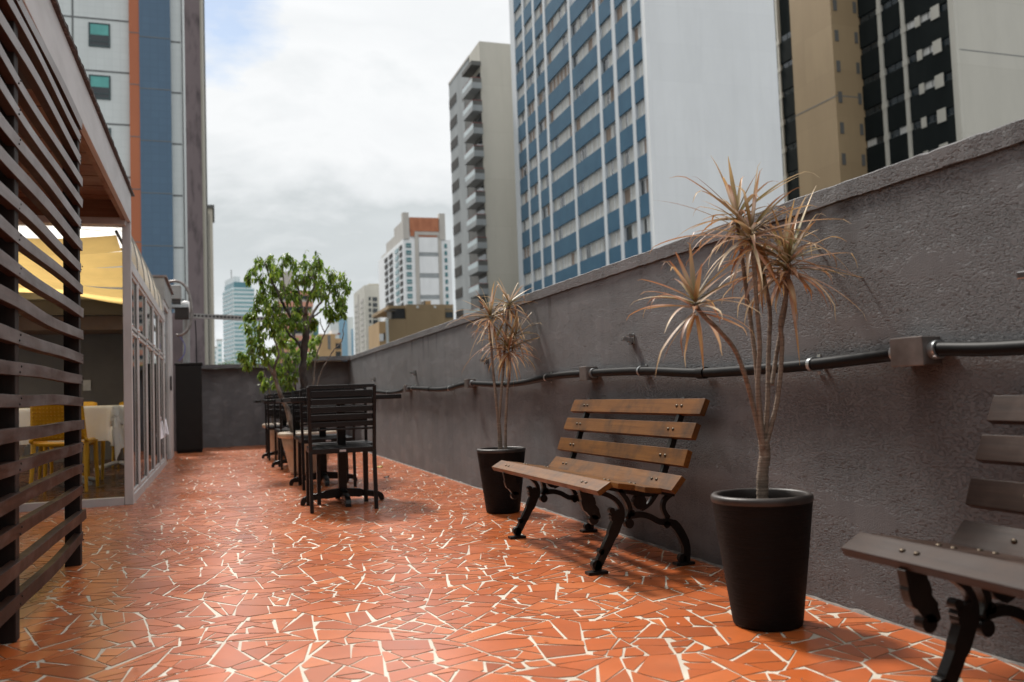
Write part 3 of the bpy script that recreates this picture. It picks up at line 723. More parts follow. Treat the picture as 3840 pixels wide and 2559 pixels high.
# ------------------------------------------------------------------ black terrace chairs and tables
def make_chair(label):
    t = thing('metal_chair', label, 'chair', (0, 0, 0), 0, 'black chairs at the terrace tables'); o = (0, 0, 0)
    b = MB()
    b.bar((-.208, -.205, .402), (.208, -.205, .402), .022, .034); b.bar((-.203, .225, .402), (.203, .225, .402), .022, .034)
    for s in (-1, 1): b.bar((s * .209, -.2, .404), (s * .201, .225, .404), .020, .034)
    for k in range(9): y = -.175 + k * .0475; b.box(-.196, .196, y - .019, y + .019, .408, .419)
    b.build('seat', 'black_metal', t, o, bevel=.002)
    b = MB()
    b.bar((-.222, -.238, .834), (.222, -.238, .834), .026, .022)
    for z0, z1 in ((.766, .806), (.714, .752), (.662, .700), (.609, .647), (.563, .597)):
        f = lambda z: -.205 - (z - .42) / .42 * .033
        b.bar((-.205, f((z0 + z1) / 2), (z0 + z1) / 2), (.205, f((z0 + z1) / 2), (z0 + z1) / 2), .016, z1 - z0)
    b.bar((-.205, -.214, .546), (.205, -.214, .546), .018, .014)
    b.build('backrest', 'black_metal', t, o, bevel=.002)
    for s in (-1, 1):
        b = MB(); b.bar((s * .213, -.232, 0), (s * .2125, -.207, .40), .024, .030, (0, 1, 0)); b.bar((s * .2125, -.207, .3995), (s * .2195, -.238, .838), .022, .028, (0, 1, 0)); b.build('leg', 'black_metal', t, o, bevel=.002)
        b = MB(); b.bar((s * .205, .240, 0), (s * .202, .222, .39), .026, .040, (0, 1, 0)); b.build('leg', 'black_metal', t, o, bevel=.002)
    b = MB(); b.box(-.021, .021, -.2185, -.2155, .394, .408); b.build('badge', 'badge', t, o, bevel=.001)
    return t
ch = make_chair('black slatted metal chair standing nearest, back turned, pale badge on its rear seat rail')
ch.location = (.802, 6.235, 0); ch.rotation_euler = (0, 0, rad(-1.5))
for x, y, rz, lab in ((.885, 6.72, 180, 'black slatted chair on the far side of the nearest terrace table, facing the camera'),
                      (.885, 7.80, 0, 'black slatted chair with its back to the camera at the second terrace table'),
                      (.905, 8.40, 181, 'black slatted chair between the second terrace table and the nearer cream planter'),
                      (.870, 10.20, 0, 'black slatted chair just beyond the nearer cream planter, at the third table'),
                      (.870, 10.78, 180, 'black slatted chair on the far side of the third terrace table'),
                      (.830, 11.90, 0, 'black slatted chair turned away at the farthest terrace table'),
                      (.850, 12.50, 180, 'farthest black slatted chair, in front of the farther cream planter')):
    dup(ch, (x, y, 0), rad(rz), lab)
def make_table(label):
    t = thing('pedestal_table', label, 'table', (0, 0, 0), 0, 'black pedestal tables on the terrace'); o = (0, 0, 0)
    b = MB()
    for s in (-1, 1):
        b.box(s * .36 - .02, s * .36 + .02, -.35, .35, .737, .770); b.box(-.34, .34, s * .33 - .02, s * .33 + .02, .737, .770)
    for k in range(8): x = -.2975 + k * .085; b.box(x - .039, x + .039, -.31, .31, .752, .768)
    b.build('table_top', 'black_metal', t, o, bevel=.003)
    b = MB(); b.box(-.029, .029, -.029, .029, .05, .736)
    for s in (-1, 1): b.bar((0, 0, .725), (s * .26, 0, .730), .04, .02); b.bar((0, 0, .724), (0, s * .26, .729), .04, .02)
    b.build('pedestal', 'black_metal', t, o, bevel=.003)
    b = MB()
    for k in range(4):
        a = math.pi / 2 * k; R = Matrix.Rotation(a, 4, 'Z')
        fn = lambda x, z, tt: tuple(R @ Vector((x, tt * .019, z)))
        b.ribbon(spline([(.02, .075), (.12, .066), (.22, .052), (.268, .042), (.282, .018), (.284, .003)], 4), [.06] * 5 + [.044] * 6 + [.036] * 6 + [.03] * 4, fn)
    b.build('foot_cross', 'black_metal', t, o, bevel=.004)
    return t
tb_ = make_table('black pedestal table nearest the camera, behind the nearest black chair'); tb_.location = (.850, 6.49, 0)
for x, y, lab in ((.890, 8.06, 'second black pedestal table, in front of the nearer cream planter'), (.870, 10.42, 'third black pedestal table, between the two cream planters'), (.842, 12.13, 'farthest black pedestal table, in front of the farther cream planter')):
    dup(tb_, (x, y, 0), 0, lab)

# ------------------------------------------------------------------ cream planters with small trees
def c2(x, y): return (478 + .2345 * x, 551.5 + .2345 * y)
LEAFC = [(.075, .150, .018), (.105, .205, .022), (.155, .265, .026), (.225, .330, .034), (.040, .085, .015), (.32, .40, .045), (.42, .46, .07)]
def leaf(b, p, d, L, w, rr, col):
    """one small drooping leaf, folded along its midrib, tip curling under"""
    d = Vector(d).normalized(); sd = d.cross(Vector((rr.uniform(-.4, .4), rr.uniform(-.4, .4), 1))).normalized(); up = sd.cross(d); p = Vector(p)
    vs = [p]; c = [col]
    for t, ww in ((.35, .85), (.7, .8)):
        m = p + d * (L * t) - Vector((0, 0, L * .42 * t * t))
        vs += [m - sd * w * ww + up * w * .3, m, m + sd * w * ww + up * w * .3]; c += [col, lerp(col, (.35, .38, .1), .15), col]
    vs.append(p + d * L * .95 - Vector((0, 0, L * .48))); c.append(col)
    b.add(vs, [(0, 2, 1), (0, 3, 2), (1, 2, 5, 4), (2, 3, 6, 5), (4, 5, 7), (5, 6, 7)], True, c)
def crown(b, tw, Y, blobs, rr, dens, L, depth, bright):
    """leaf sprays on fine twigs inside each clump"""
    for x, y, r_ in blobs:
        c = at_y(*c2(x, y), Y); ppm = (at_y(*c2(x + 10, y), Y) - c).length / 10; R = r_ * ppm * 1.25
        c = c + Vector((0, rr.uniform(-depth, depth), 0))
        n = max(48, int(dens * 3.2 * (R / .1) ** 2))
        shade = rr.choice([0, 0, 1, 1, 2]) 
        for _ in range(max(3, n // 8)):
            q = c + Vector((rr.gauss(0, .55), rr.gauss(0, .6), rr.gauss(0, .5))) * R
            s = c + Vector((rr.uniform(-.4, .4), rr.uniform(-.4, .4), -1.3)) * R
            m = (q + s) / 2 + Vector((rr.gauss(0, .2), rr.gauss(0, .2), .1)) * R
            tw.tube([s, m, q], [.0035, .0025, .0012], 4, True, False)
            for k in range(8):
                t = rr.uniform(.25, 1.05); p = s.lerp(q, t) + Vector((rr.gauss(0, .16), rr.gauss(0, .16), rr.gauss(0, .16))) * R
                th = rr.uniform(0, 6.283); d = Vector((math.cos(th), math.sin(th), rr.uniform(-2.2, .25)))
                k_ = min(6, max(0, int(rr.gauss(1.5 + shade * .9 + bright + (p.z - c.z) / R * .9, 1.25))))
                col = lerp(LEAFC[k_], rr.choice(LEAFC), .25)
                leaf(b, p, d, L * rr.uniform(.7, 1.25), L * rr.uniform(.19, .29), rr, col)
def planter(label, cx, cy, group):
    root = thing('potted_tree', label, 'potted tree', (cx, cy, 0), 0, group); o = (cx, cy, 0)
    b = MB(); b.lathe([(.001, .012), (.165, .012), (.182, .020), (.186, .04), (.226, .235), (.228, .243), (.234, .247), (.236, .256), (.262, .372), (.258, .376)], 48, o)
    p = b.build('planter', 'planter', root, o)
    wob = lambda a: 1 + .012 * abs(math.sin(a * 8))
    b = MB(); b.lathe([(.258, .372), (.282, .376), (.293, .388), (.295, .410), (.289, .424), (.274, .430), (.258, .425), (.25, .40), (.24, .36)], 64, o, True, wob); b.build('rim', 'planter', p, o)
    rr = random.Random(6); b = MB(); n = 26; vs = [(cx, cy, .392)]
    for q in (.5, 1):
        for k in range(n): a = 6.2832 * k / n; vs.append((cx + .25 * q * math.cos(a), cy + .25 * q * math.sin(a), .385 + rr.gauss(0, .007)))
    b.add(vs, [(0, 1 + k, 1 + (k + 1) % n) for k in range(n)] + [(1 + k, 1 + n + k, 1 + n + (k + 1) % n, 1 + (k + 1) % n) for k in range(n)], True)
    b.build('soil', 'soil', p, o)
    for k in range(4):
        b = MB(); a = .5 + k * 1.57; b.box(cx + .15 * math.cos(a) - .02, cx + .15 * math.cos(a) + .02, cy + .15 * math.sin(a) - .02, cy + .15 * math.sin(a) + .02, 0, .014); b.build('foot', 'planter', p, o)
    return root
def limbs(root, o, Y, specs, seed):
    rr = random.Random(seed)
    for name, mat, pts, r0, r1 in specs:
        q = [at_y(*c2(p[0], p[1]), Y + (p[2] if len(p) > 2 else 0)) if not isinstance(p, Vector) else p for p in pts]
        sp = spline(q, 6); n = len(sp); b = MB()
        b.tube([p + Vector((rr.gauss(0, .003), rr.gauss(0, .003), 0)) for p in sp], [(r0 + (r1 - r0) * (i / (n - 1)) ** .8) * (1 + rr.gauss(0, .06)) for i in range(n)], 9)
        b.build(name, mat, root, o)
g = 'small trees in cream planters'
PX, PY = .872, 9.29
root = planter('nearer cream planter with a leafy small tree rising behind the black chairs', PX, PY, g); o = (PX, PY, 0)
base = Vector((PX - .03, PY, .36))
limbs(root, o, PY, [
    ('trunk', 'bark_dark', [Vector((.955, PY, .36)), (945, 1560), (943, 1440), (930, 1250), (950, 1020), (962, 870)], .047, .034),
    ('trunk', 'bark', [Vector((.74, PY - .05, .36)), (790, 1700, -.05), (715, 1530, -.05), (660, 1350, -.05), (600, 1240, -.03), (555, 1120, 0), (520, 1000, .05), (500, 880, .08)], .030, .010),
    ('branch', 'bark', [(962, 880), (1005, 770), (1080, 640, .1), (1180, 540, .15), (1250, 450, .18)], .022, .006),
    ('branch', 'bark', [(960, 890), (955, 760), (975, 620, -.1), (1040, 450, -.12), (1060, 300, -.12)], .024, .006),
    ('branch', 'bark', [(958, 880), (935, 720, .08), (900, 560, .12), (870, 400, .14), (850, 270, .14)], .02, .006),
    ('branch', 'bark_dark', [(952, 905), (880, 850), (800, 740, -.1), (720, 600, -.14), (660, 470, -.15), (590, 330, -.15), (560, 220, -.15)], .022, .006),
    ('branch', 'bark', [(800, 740, -.1), (760, 560, .05), (740, 400, .1), (730, 270, .12)], .012, .005),
    ('branch', 'bark_dark', [(925, 1090), (870, 990, .05), (800, 930, .1), (740, 830, .14), (660, 760, .16), (600, 640, .16)], .018, .006),
    ('branch', 'bark', [(660, 1350, -.05), (655, 1250, -.12), (690, 1100, -.15), (640, 950, -.15), (600, 820, -.15)], .016, .006),
    ('branch', 'bark', [(600, 1240, -.03), (520, 1170, .05), (440, 1120, .1), (380, 1080, .1)], .012, .005),
    ('branch', 'bark', [(1005, 770), (1080, 720, .05), (1170, 640, .1), (1260, 590, .12)], .012, .004),
    ('branch', 'bark', [Vector((.985, PY + .05, .37)), (1020, 1560, .05), (1030, 1400, .05), (1055, 1180, .05), (1095, 1030, .05), (1145, 910, .05), (1205, 780, .05), (1225, 700, .05)], .011, .005),
    ('branch', 'bark', [(1145, 910, .05), (1110, 830, .05), (1095, 770, .05)], .006, .004),
    ('branch', 'bark', [Vector((1.0, PY, .37)), (1060, 1560), (1072, 1420), (1115, 1280), (1165, 1190), (1240, 1070), (1312, 990), (1325, 900), (1335, 800)], .010, .004)], 3)
blobs = [(490, 170, 50), (580, 140, 60), (650, 210, 80), (450, 255, 55), (400, 330, 36), (520, 330, 60), (600, 310, 75), (560, 410, 55), (750, 165, 50), (700, 270, 60), (790, 150, 26),
         (850, 230, 66), (940, 180, 60), (1040, 215, 55), (1000, 300, 75), (1110, 300, 75), (1190, 310, 65), (1175, 400, 70), (1280, 390, 62), (1245, 470, 60), (1325, 480, 32), (1100, 420, 75), (950, 380, 75), (840, 360, 70), (1320, 550, 26), (1080, 215, 30),
         (760, 410, 60), (890, 500, 60), (1000, 500, 66), (1100, 530, 55), (640, 440, 60), (500, 550, 45), (560, 580, 70), (480, 630, 46), (395, 695, 32), (600, 660, 75), (680, 590, 60), (720, 690, 55), (450, 720, 24), (700, 480, 50),
         (1255, 590, 58), (1240, 680, 56), (1290, 640, 38), (1205, 740, 36), (1060, 760, 32), (1290, 720, 26), (1140, 690, 24), (1050, 800, 26),
         (480, 830, 55), (560, 790, 60), (650, 770, 60), (395, 850, 40), (420, 940, 48), (530, 900, 50), (700, 790, 55), (640, 1040, 45), (770, 740, 45), (800, 830, 38), (900, 820, 36), (590, 730, 55),
         (350, 1110, 42), (400, 1060, 46), (450, 1130, 60), (380, 1200, 40), (510, 1040, 50), (560, 1130, 50), (460, 990, 45), (310, 1120, 22), (840, 720, 45), (900, 640, 50), (980, 680, 45), (780, 520, 55), (560, 500, 50), (860, 440, 60), (940, 760, 36), (620, 880, 45), (720, 960, 40)]
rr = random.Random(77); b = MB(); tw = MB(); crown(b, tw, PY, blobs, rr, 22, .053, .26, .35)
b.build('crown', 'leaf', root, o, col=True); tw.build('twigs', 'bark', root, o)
PX2, PY2 = .905, 13.25
root = planter('farther cream planter with a darker bushy tree, partly hidden by the black chairs', PX2, PY2, g); o = (PX2, PY2, 0)
limbs(root, o, PY2, [
    ('trunk', 'bark', [Vector((PX2 - .05, PY2, .36)), (790, 1460), (770, 1300), (740, 1130), (720, 980)], .03, .012),
    ('trunk', 'bark', [Vector((PX2 + .03, PY2, .36)), (840, 1440, .1), (870, 1250, .1), (900, 1050, .1), (980, 950, .1)], .024, .01),
    ('branch', 'bark', [Vector((PX2 - .14, PY2, .36)), (600, 1500, -.1), (570, 1350, -.1), (540, 1280, -.1)], .015, .006)], 4)
blobs = [(700, 1060, 55), (680, 1160, 50), (750, 1130, 60), (820, 1200, 50), (730, 1250, 58), (790, 1310, 50), (720, 1340, 48), (540, 1420, 30), (530, 1310, 26), (860, 1150, 40), (560, 1380, 26), (660, 1290, 45), (610, 1180, 40), (900, 1260, 34), (760, 1190, 50), (680, 1400, 34), (840, 1330, 36), (900, 1080, 45), (950, 1180, 36), (700, 880, 50), (780, 900, 45), (820, 1420, 40), (860, 1060, 40),
         (1040, 920, 50), (1010, 1000, 50), (1050, 1070, 42), (1000, 1110, 40), (860, 960, 40), (1080, 950, 26), (800, 1010, 45), (720, 960, 40), (770, 1400, 34), (640, 1220, 34)]
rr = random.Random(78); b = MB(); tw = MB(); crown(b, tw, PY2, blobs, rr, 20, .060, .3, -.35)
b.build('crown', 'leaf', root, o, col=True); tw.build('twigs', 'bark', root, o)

# ------------------------------------------------------------------ dining pavilion at left: eave, glazed front, vault, interior
GX = -.62; GY0, GY1 = 7.37, 13.95
t = thing('dining_pavilion', 'glazed dining pavilion with white steel frame, deep eave and milky vault roof', 'pavilion', (GX, 7.4, 0)); org = (GX, 7.4, 0)
b = MB(); b.box(GX - .030, GX, 0.2, 7.44, 2.182, 2.418); eave = b.build('fascia', 'fascia', t, org, bevel=.004)
b = MB(); rr = random.Random(2); vs = []; n = 150
for i in range(n + 1):
    y = .2 + 7.33 * i / n; e = rr.gauss(0, .0016); z = 2.420 + rr.gauss(0, .0006)
    for x, zz in ((GX - .03, z), (GX + .018 + e, z), (GX + .019 + e, z + .016 + rr.gauss(0, .001)), (GX - 2.6, z + .30), (GX - 2.6, z + .27)): vs.append((x, y, zz))
b.add(vs, [(i * 5 + k, i * 5 + (k + 1) % 5, i * 5 + 5 + (k + 1) % 5, i * 5 + 5 + k) for i in range(n) for k in range(5)] + [(4, 3, 2, 1, 0), tuple(n * 5 + k for k in range(5))])
b.build('roof', 'rooftile', t, org)
b = MB()
for k in range(17):
    y = 4.78 + k * .148; b.box(-3.2, GX - .062, y + .003, y + .145, 2.338 + .003 * (k % 2), 2.360)
b.box(GX - .060, GX - .032, .2, 7.30, 2.186, 2.36)
b.build('soffit', 'soffit', t, org)
b = MB(); b.box(-3.2, GX - .062, .2, 4.779, 2.330, 2.360); b.build('shaded_soffit', 'dark_beam', t, org)  # soffit behind the screen; its shade is painted in with near-black colour
b = MB(); b.box(-3.2, GX - .032, 7.2975, 7.335, 2.2045, 2.366); b.build('end_board', 'soffit', t, org)
b = MB(); b.box(-3.2, GX - .034, 7.3, 7.43, 2.150, 2.204); b.build('header_beam', 'white_paint', t, org, bevel=.004)
b = MB(); b.box(GX - .062, GX, GY0 + .004, GY0 + .064, 0, 2.181); b.build('corner_post', 'white_paint', t, org, bevel=.004)
b = MB(); b.box(-4.0, GX - .064, GY0 + .006, GY0 + .062, -.004, .060); b.build('front_sill', 'white_paint', t, org, bevel=.004)
b = MB(); b.box(-3.34, -3.22, -.99, 7.36, 0, 2.60); b.build('side_wall', 'dark_wall', t, org)
b = MB(); b.box(GX - .055, GX - .001, GY0 + .066, 12.02, -.004, .070); b.build('side_sill', 'white_paint', t, org, bevel=.004)
b = MB(); b.box(GX - .055, GX + .002, GY0 + .066, 12.02, 1.805, 1.890); b.build('side_header', 'white_paint', t, org, bevel=.004)
YM = [7.434, 8.07, 9.005, 9.94, 10.87, 11.78, 12.0]
for y in YM[1:6]:
    b = MB(); b.box(GX - .050, GX - .002, y - .024, y + .024, .071, 1.804); b.build('mullion', 'white_paint', t, org, bevel=.003)
for i in range(5):
    y0 = YM[i] + (.0245 if i else .002); y1 = YM[i + 1] - .0245
    b = MB(); x0, x1 = GX - .036, GX - .010
    for z0, z1 in ((.072, 1.345), (1.365, 1.803)):
        b.box(x0, x1, y0 + .001, y0 + .026, z0, z1); b.box(x0, x1, y1 - .026, y1 - .001, z0, z1)
        b.box(x0, x1, y0 + .027, y1 - .027, z0, z0 + .026); b.box(x0, x1, y0 + .027, y1 - .027, z1 - .026, z1)
    w = b.build('window', 'white_paint', t, org, bevel=.002)
    b = MB(); b.box(x0 + .004, x1 + .001, y0 - .0005, y1 + .0005, 1.346, 1.364); b.box(x1 - .008, x1 - .004, y1 - .031, y1 - .028, .1, 1.78); b.build('gasket', 'grime', w, org)
    for z0, z1, tl in ((.099, 1.318, 0), (1.392, 1.776, .02)):
        b = MB(); b.box(GX - .026, GX - .021, y0 + .0275, y1 - .0275, z0, z1); b.build('pane', 'glass', w, org)
    for yy in (y0 + .012, y1 - .012):
        b = MB(); b.sphere((x1 + .008, yy, 1.325), .010, .010, .010); b.sphere((x1 + .008, yy, 1.385), .010, .010, .010); b.build('stay', 'chrome', w, org)
def arch(k):
    a = math.pi / 2 * k / 10; return (GX - .02 - .62 * (1 - math.cos(a)), 1.893 + .80 * math.sin(a))
prof = [arch(k) for k in range(11)] + [(-1.8, 2.72), (-2.6, 2.73), (-3.4, 2.62), (-4.0, 2.30)]
b = MB(); ys = [7.44 + .1523 * k for k in range(31)]
vs = [(x, y, z) for y in ys for x, z in prof]; m = len(prof)
b.add(vs, [(i * m + k, i * m + k + 1, (i + 1) * m + k + 1, (i + 1) * m + k) for i in range(len(ys) - 1) for k in range(m - 1)], True)
vl = b.build('vault_roof', 'vault', t, org)
for y in [7.46 + .76 * k for k in range(6)] + [11.98]:
    b = MB(); b.ribbon(prof, .016, lambda x, z, tt: (x, y + tt * .015, z + .012)); b.build('rib', 'grey_metal', vl, org)
b = MB(); b.box(-3.2, GX, 12.03, GY1, 2.100, 2.385); b.build('parapet_box', 'grey_metal', t, org, bevel=.004)
b = MB(); b.box(-3.2, GX + .03, 12.01, GY1 + .03, 2.387, 2.412); b.build('parapet_cap', pm('rusty_flashing', (.13, .075, .06), (.22, .20, .19), .6, 5), t, org)
b = MB(); b.box(GX - .07, GX + .004, 13.22, GY1, -.004, 2.098); b.build('end_pillar', 'white_paint', t, org, bevel=.004)
b = MB(); b.box(GX - .05, GX - .01, 12.03, 12.08, .0, 2.098); b.box(GX - .05, GX - .01, 13.15, 13.21, 0, 2.098); b.box(GX - .05, GX - .01, 12.085, 13.145, 2.03, 2.098); d = b.build('door', 'white_paint', t, org, bevel=.003)
b = MB(); b.box(GX - .035, GX - .028, 12.085, 13.145, .01, 2.025); b.build('pane', 'glass', d, org)
b = MB(); b.bar((GX + .012, 13.18, .95), (GX + .012, 13.18, 1.15), .02, .02); b.build('handle', 'black_metal', d, org)
b = MB(); b.box(-4.6, GX - .075, 13.80, 13.94, 0, 1.985); b.build('back_wall', 'dark_wall', t, org)
b = MB(); b.box(-4.7, -4.55, 7.44, 13.79, 0, .75); b.box(-4.7, -4.55, 7.44, 13.79, 2.05, 2.35); b.build('side_wall', 'dark_wall', t, org)
for y in (7.5, 9.05, 10.6, 12.15, 13.7):
    b = MB(); b.box(-4.66, -4.58, y - .04, y + .04, .751, 2.049); b.build('mullion', 'white_paint', t, org)
b = MB(); b.box(-4.5, GX - .075, 13.0, 13.78, 1.80, 1.985); b.box(-4.5, GX - .075, 12.2, 12.98, 1.985, 2.07); b.build('inner_beam', 'beam', t, org)
b = MB(); b.box(-4.5, GX - .08, 12.03, 12.18, 1.905, 2.095); b.box(-4.5, GX - .08, 12.19, 13.78, 2.075, 2.097); b.build('dark_lintel', 'dark_beam', t, org)
b = MB()
c = at_y(200, 886, 13.79); b.box(c.x - .05, c.x + .05, 13.775, 13.799, c.z - .075, c.z + .075); tag(b.build('wall_plate', 'white_plastic', None, c), 'small white switch plate on the dark dining room wall', 'switch plate')
# yellow fabric strips under the vault
t = thing('fabric_awning', 'yellow fabric awning strips sagging under the milky vault', 'awning', (-2.2, 9.7, 2.05)); org = (-2.2, 9.7, 2.05)
for k in range(6):
    y0 = 7.55 + k * .78; b = MB(); vs = []; nu, nv = 30, 12; L = .63
    for i in range(nu + 1):
        for j in range(nv + 1):
            u, v = i / nu, j / nv
            vs.append((-.74 - 3.1 * u, y0 + L * v, 2.11 - .012 * k + (-.03 + .036 * k) * min(1, u * 3.6) + .10 * max(0, u - .27) - .035 * math.sin(math.pi * min(1, u * 3.0)) - .055 * math.sin(math.pi * v) + .010 * math.sin(7 * v + 5 * u + k) + .006 * math.sin(7 * u + 2.3 * k)))
    b.add(vs, [(i * (nv + 1) + j, (i + 1) * (nv + 1) + j, (i + 1) * (nv + 1) + j + 1, i * (nv + 1) + j + 1) for i in range(nu) for j in range(nv)], True)
    b.build('fabric_strip', 'sail', t, org)
for x in (-.735, -3.86):
    b = MB(); b.tube([(x, 7.5, 2.13), (x, 12.0, 2.06)], .012, 8); b.build('guide_rail', 'dark_beam', t, org)

# dining furniture
def yellow_chair(label):
    t = thing('plastic_chair', label, 'chair', (0, 0, 0), 0, 'yellow chairs in the dining room'); o = (0, 0, 0)
    b = MB(); n = 10; vs = []
    for i in range(n + 1):
        for j in range(n + 1):
            u = i / n * 2 - 1; v = j / n
            vs.append((u * (.235 - .02 * v), -.20 + .44 * v, .452 - .012 * (1 - u * u) - (.03 * max(0, v - .85) / .15) ))
    fs = [(i * (n + 1) + j, (i + 1) * (n + 1) + j, (i + 1) * (n + 1) + j + 1, i * (n + 1) + j + 1) for i in range(n) for j in range(n)]
    b.add(vs, fs, True); o_ = b.build('seat', 'yellow', t, o); md = o_.modifiers.new('thick', 'SOLIDIFY'); md.thickness = .024
    b = MB(); vs = []; nz = 10
    f = lambda u, v: Vector((u * (.232 - .018 * v), -.215 - .085 * v - .03 * (1 - u * u), .47 + .345 * v - .012 * u ** 6 * v))
    for i in range(n + 1):
        for j in range(nz + 1): vs.append(f(i / n * 2 - 1, j / nz))
    b.add(vs, [(i * (nz + 1) + j, (i + 1) * (nz + 1) + j, (i + 1) * (nz + 1) + j + 1, i * (nz + 1) + j + 1) for i in range(n) for j in range(nz)], True)
    for i in range(14):
        for j in range(10):
            u = -.9 + 1.8 * i / 13; v = .07 + .86 * j / 9; p = f(u, v); b.sphere(p + Vector((0, -.004, 0)), .0075, .012, .0075, 6, 4)
    o_ = b.build('backrest', 'yellow', t, o); md = o_.modifiers.new('thick', 'SOLIDIFY'); md.thickness = .014
    for sx in (-1, 1):
        for y0, y1 in ((.215, .235), (-.19, -.255)):
            b = MB(); b.tube([(sx * .215, y0, .45), (sx * .218, (y0 * .6 + y1 * .4), .25), (sx * .228, y1, 0)], [.022, .019, .014], 10); b.build('leg', 'yellow', t, o)
        b = MB(); b.tube(spline([(sx * .222, -.235, .48), (sx * .225, -.21, .46), (sx * .218, .1, .455), (sx * .21, .225, .44)], 4), .017, 8); b.build('side_rail', 'yellow', t, o)
    return t
yc = yellow_chair('yellow plastic chair with dotted back seen between the dark screen slats'); yc.location = (-1.33, 9.0, 0); yc.rotation_euler = (0, 0, rad(-4))
dup(yc, (-1.47, 10.22, 0), rad(176), 'yellow chair facing out behind the white tablecloth, beside the dark screen post')
dup(yc, (-1.05, 10.36, 0), rad(120), 'yellow chair turned sideways at the hanging corner of the white tablecloth')
dup(yc, (-1.02, 12.35, 0), rad(178), 'yellow chair farthest back in the dining room, next to the white corner post')
def dining_table(label, clabel, x, y, hx, hy, corner):
    t = thing('dining_table', label, 'table', (x, y, 0), 0, 'dining tables'); o = (x, y, 0)
    b = MB(); b.box(x - hx, x + hx, y - hy, y + hy, .735, .762); b.build('table_top', 'white_plastic', t, o)
    b = MB(); b.tube([(x, y, .06), (x, y, .734)], .03, 12); b.build('pedestal', 'galv', t, o)
    for k in range(4):
        a = .785 + 1.571 * k; b = MB(); b.tube(spline([(x, y, .09), (x + .15 * math.cos(a), y + .15 * math.sin(a), .06), (x + .33 * math.cos(a), y + .33 * math.sin(a), .022)], 4), .022, 8); b.build('foot', 'white_plastic', t, o)
    # cloth: square sheet draped over the top, folds gather at the corners
    b = MB(); n = 56; ex = .34; vs = []; W, D = hx + ex, hy + ex; rr = random.Random(int(x * 100))
    for i in range(n + 1):
        for j in range(n + 1):
            u = (i / n * 2 - 1) * W; v = (j / n * 2 - 1) * D
            ou = max(0, abs(u) - hx - .004); ov = max(0, abs(v) - hy - .004); dr = math.hypot(ou, ov) if ou and ov else max(ou, ov)
            px = max(-hx - .006, min(hx + .006, u)); py = max(-hy - .006, min(hy + .006, v)); z = .768 - dr * (1.12 if (ou and ov) else 1)
            if ou and ov:
                th = math.atan2(ov, ou); fold = math.sin(th * 7) * .06 * min(1, dr / .2); sp_ = .05 + .16 * dr
                px += math.copysign(math.cos(th) * sp_ + fold * .7, u); py += math.copysign(math.sin(th) * sp_ - fold * .7, v)
            elif ou: px += math.copysign(.012 + .02 * math.sin(v * 15) * dr / .3 + .03 * dr, u)
            elif ov: py += math.copysign(.012 + .02 * math.sin(u * 15) * dr / .3 + .03 * dr, v)
            vs.append((x + px, y + py, z))
    b.add(vs, [(i * (n + 1) + j, (i + 1) * (n + 1) + j, (i + 1) * (n + 1) + j + 1, i * (n + 1) + j + 1) for i in range(n) for j in range(n)], True)
    tag(b.build('tablecloth', 'cloth', None, (x, y, .77)), clabel, 'tablecloth', 'white tablecloths')
dining_table('cloth-covered dining table between the dark screen post and the white corner post', 'white tablecloth with a long hanging corner, between the screen post and corner post', -1.40, 9.62, .42, .36, 0)
dining_table('cloth-covered dining table farther back beside the glazed side', 'white tablecloth farther back in the dining room, beside the glazed side', -1.14, 11.65, .40, .36, 1)
dining_table('cloth-covered dining table seen past the slats at the picture edge', 'white tablecloth glimpsed through the slats at the picture edge', -2.62, 9.55, .42, .40, 2)

# ------------------------------------------------------------------ black cabinet, service pipes and strut at the far left end
t = thing('service_cabinet', 'tall plain black cabinet at the far end beside the glazed pavilion', 'cabinet', (-.41, 14.7, 0)); org = (-.41, 14.7, 0)
b = MB(); b.box(-.608, -.228, 14.52, 14.95, .03, 1.355); b.build('body', 'black_panel', t, org, bevel=.004)
b = MB(); b.box(-.618, -.212, 14.50, 14.96, 1.357, 1.392); b.build('top', 'black_panel', t, org, bevel=.004)
b = MB(); b.box(-.600, -.236, 14.54, 14.94, 0, .029); b.build('plinth', 'black_panel', t, org)
b = MB(); b.box(-.600, -.236, 14.505, 14.518, .05, 1.345); b.build('door', 'black_panel', t, org, bevel=.003)
EY = 14.35
def ce(x, y): return (367.7 + .1563 * x, 612.8 + .1563 * y)
def pe(x, y, dy=0): return at_y(*ce(x, y), EY + dy)
t = thing('service_wall', 'stained mauve wall strip behind the black cabinet', 'wall', (-1.0, 15.4, 0))
b = MB(); b.box(-1.6, -.50, 15.35, 15.6, 0, 2.25); b.build('wall_face', pm('mauve_render', (.16, .125, .13), (.10, .08, .085), .8, 3), t, (-1.0, 15.4, 0))
t = thing('meter_box', 'pale grey metal box on the corner above the black cabinet', 'box', pe(235, 380)); org = tuple(t.location)
p, q = pe(160, 480), pe(308, 275); b = MB(); b.box(p.x, q.x, EY - .02, EY + .26, p.z, q.z); b.build('housing', 'grey_metal', t, org, bevel=.012)
p, q = pe(172, 535), pe(300, 482); b = MB(); b.box(p.x, q.x, EY, EY + .24, p.z, q.z - .002); b.build('bracket', 'dark_beam', t, org)
t = thing('vent_turbine', 'black slotted vent with a rounded white cap below the grey box', 'vent', pe(315, 650)); org = tuple(t.location)
p, q = pe(215, 760), pe(420, 600); b = MB(); b.box(p.x, q.x, EY + .02, EY + .26, p.z, q.z)
for k in range(9): x = p.x + .012 + (q.x - p.x - .024) * k / 8; b.box(x - .006, x + .006, EY + .008, EY + .019, p.z + .02, q.z - .02)
b.build('slotted_body', 'dark_beam', t, org)
p, q = pe(165, 605), pe(415, 560); b = MB(); b.box(p.x, q.x, EY - .02, EY + .25, p.z + .002, q.z)
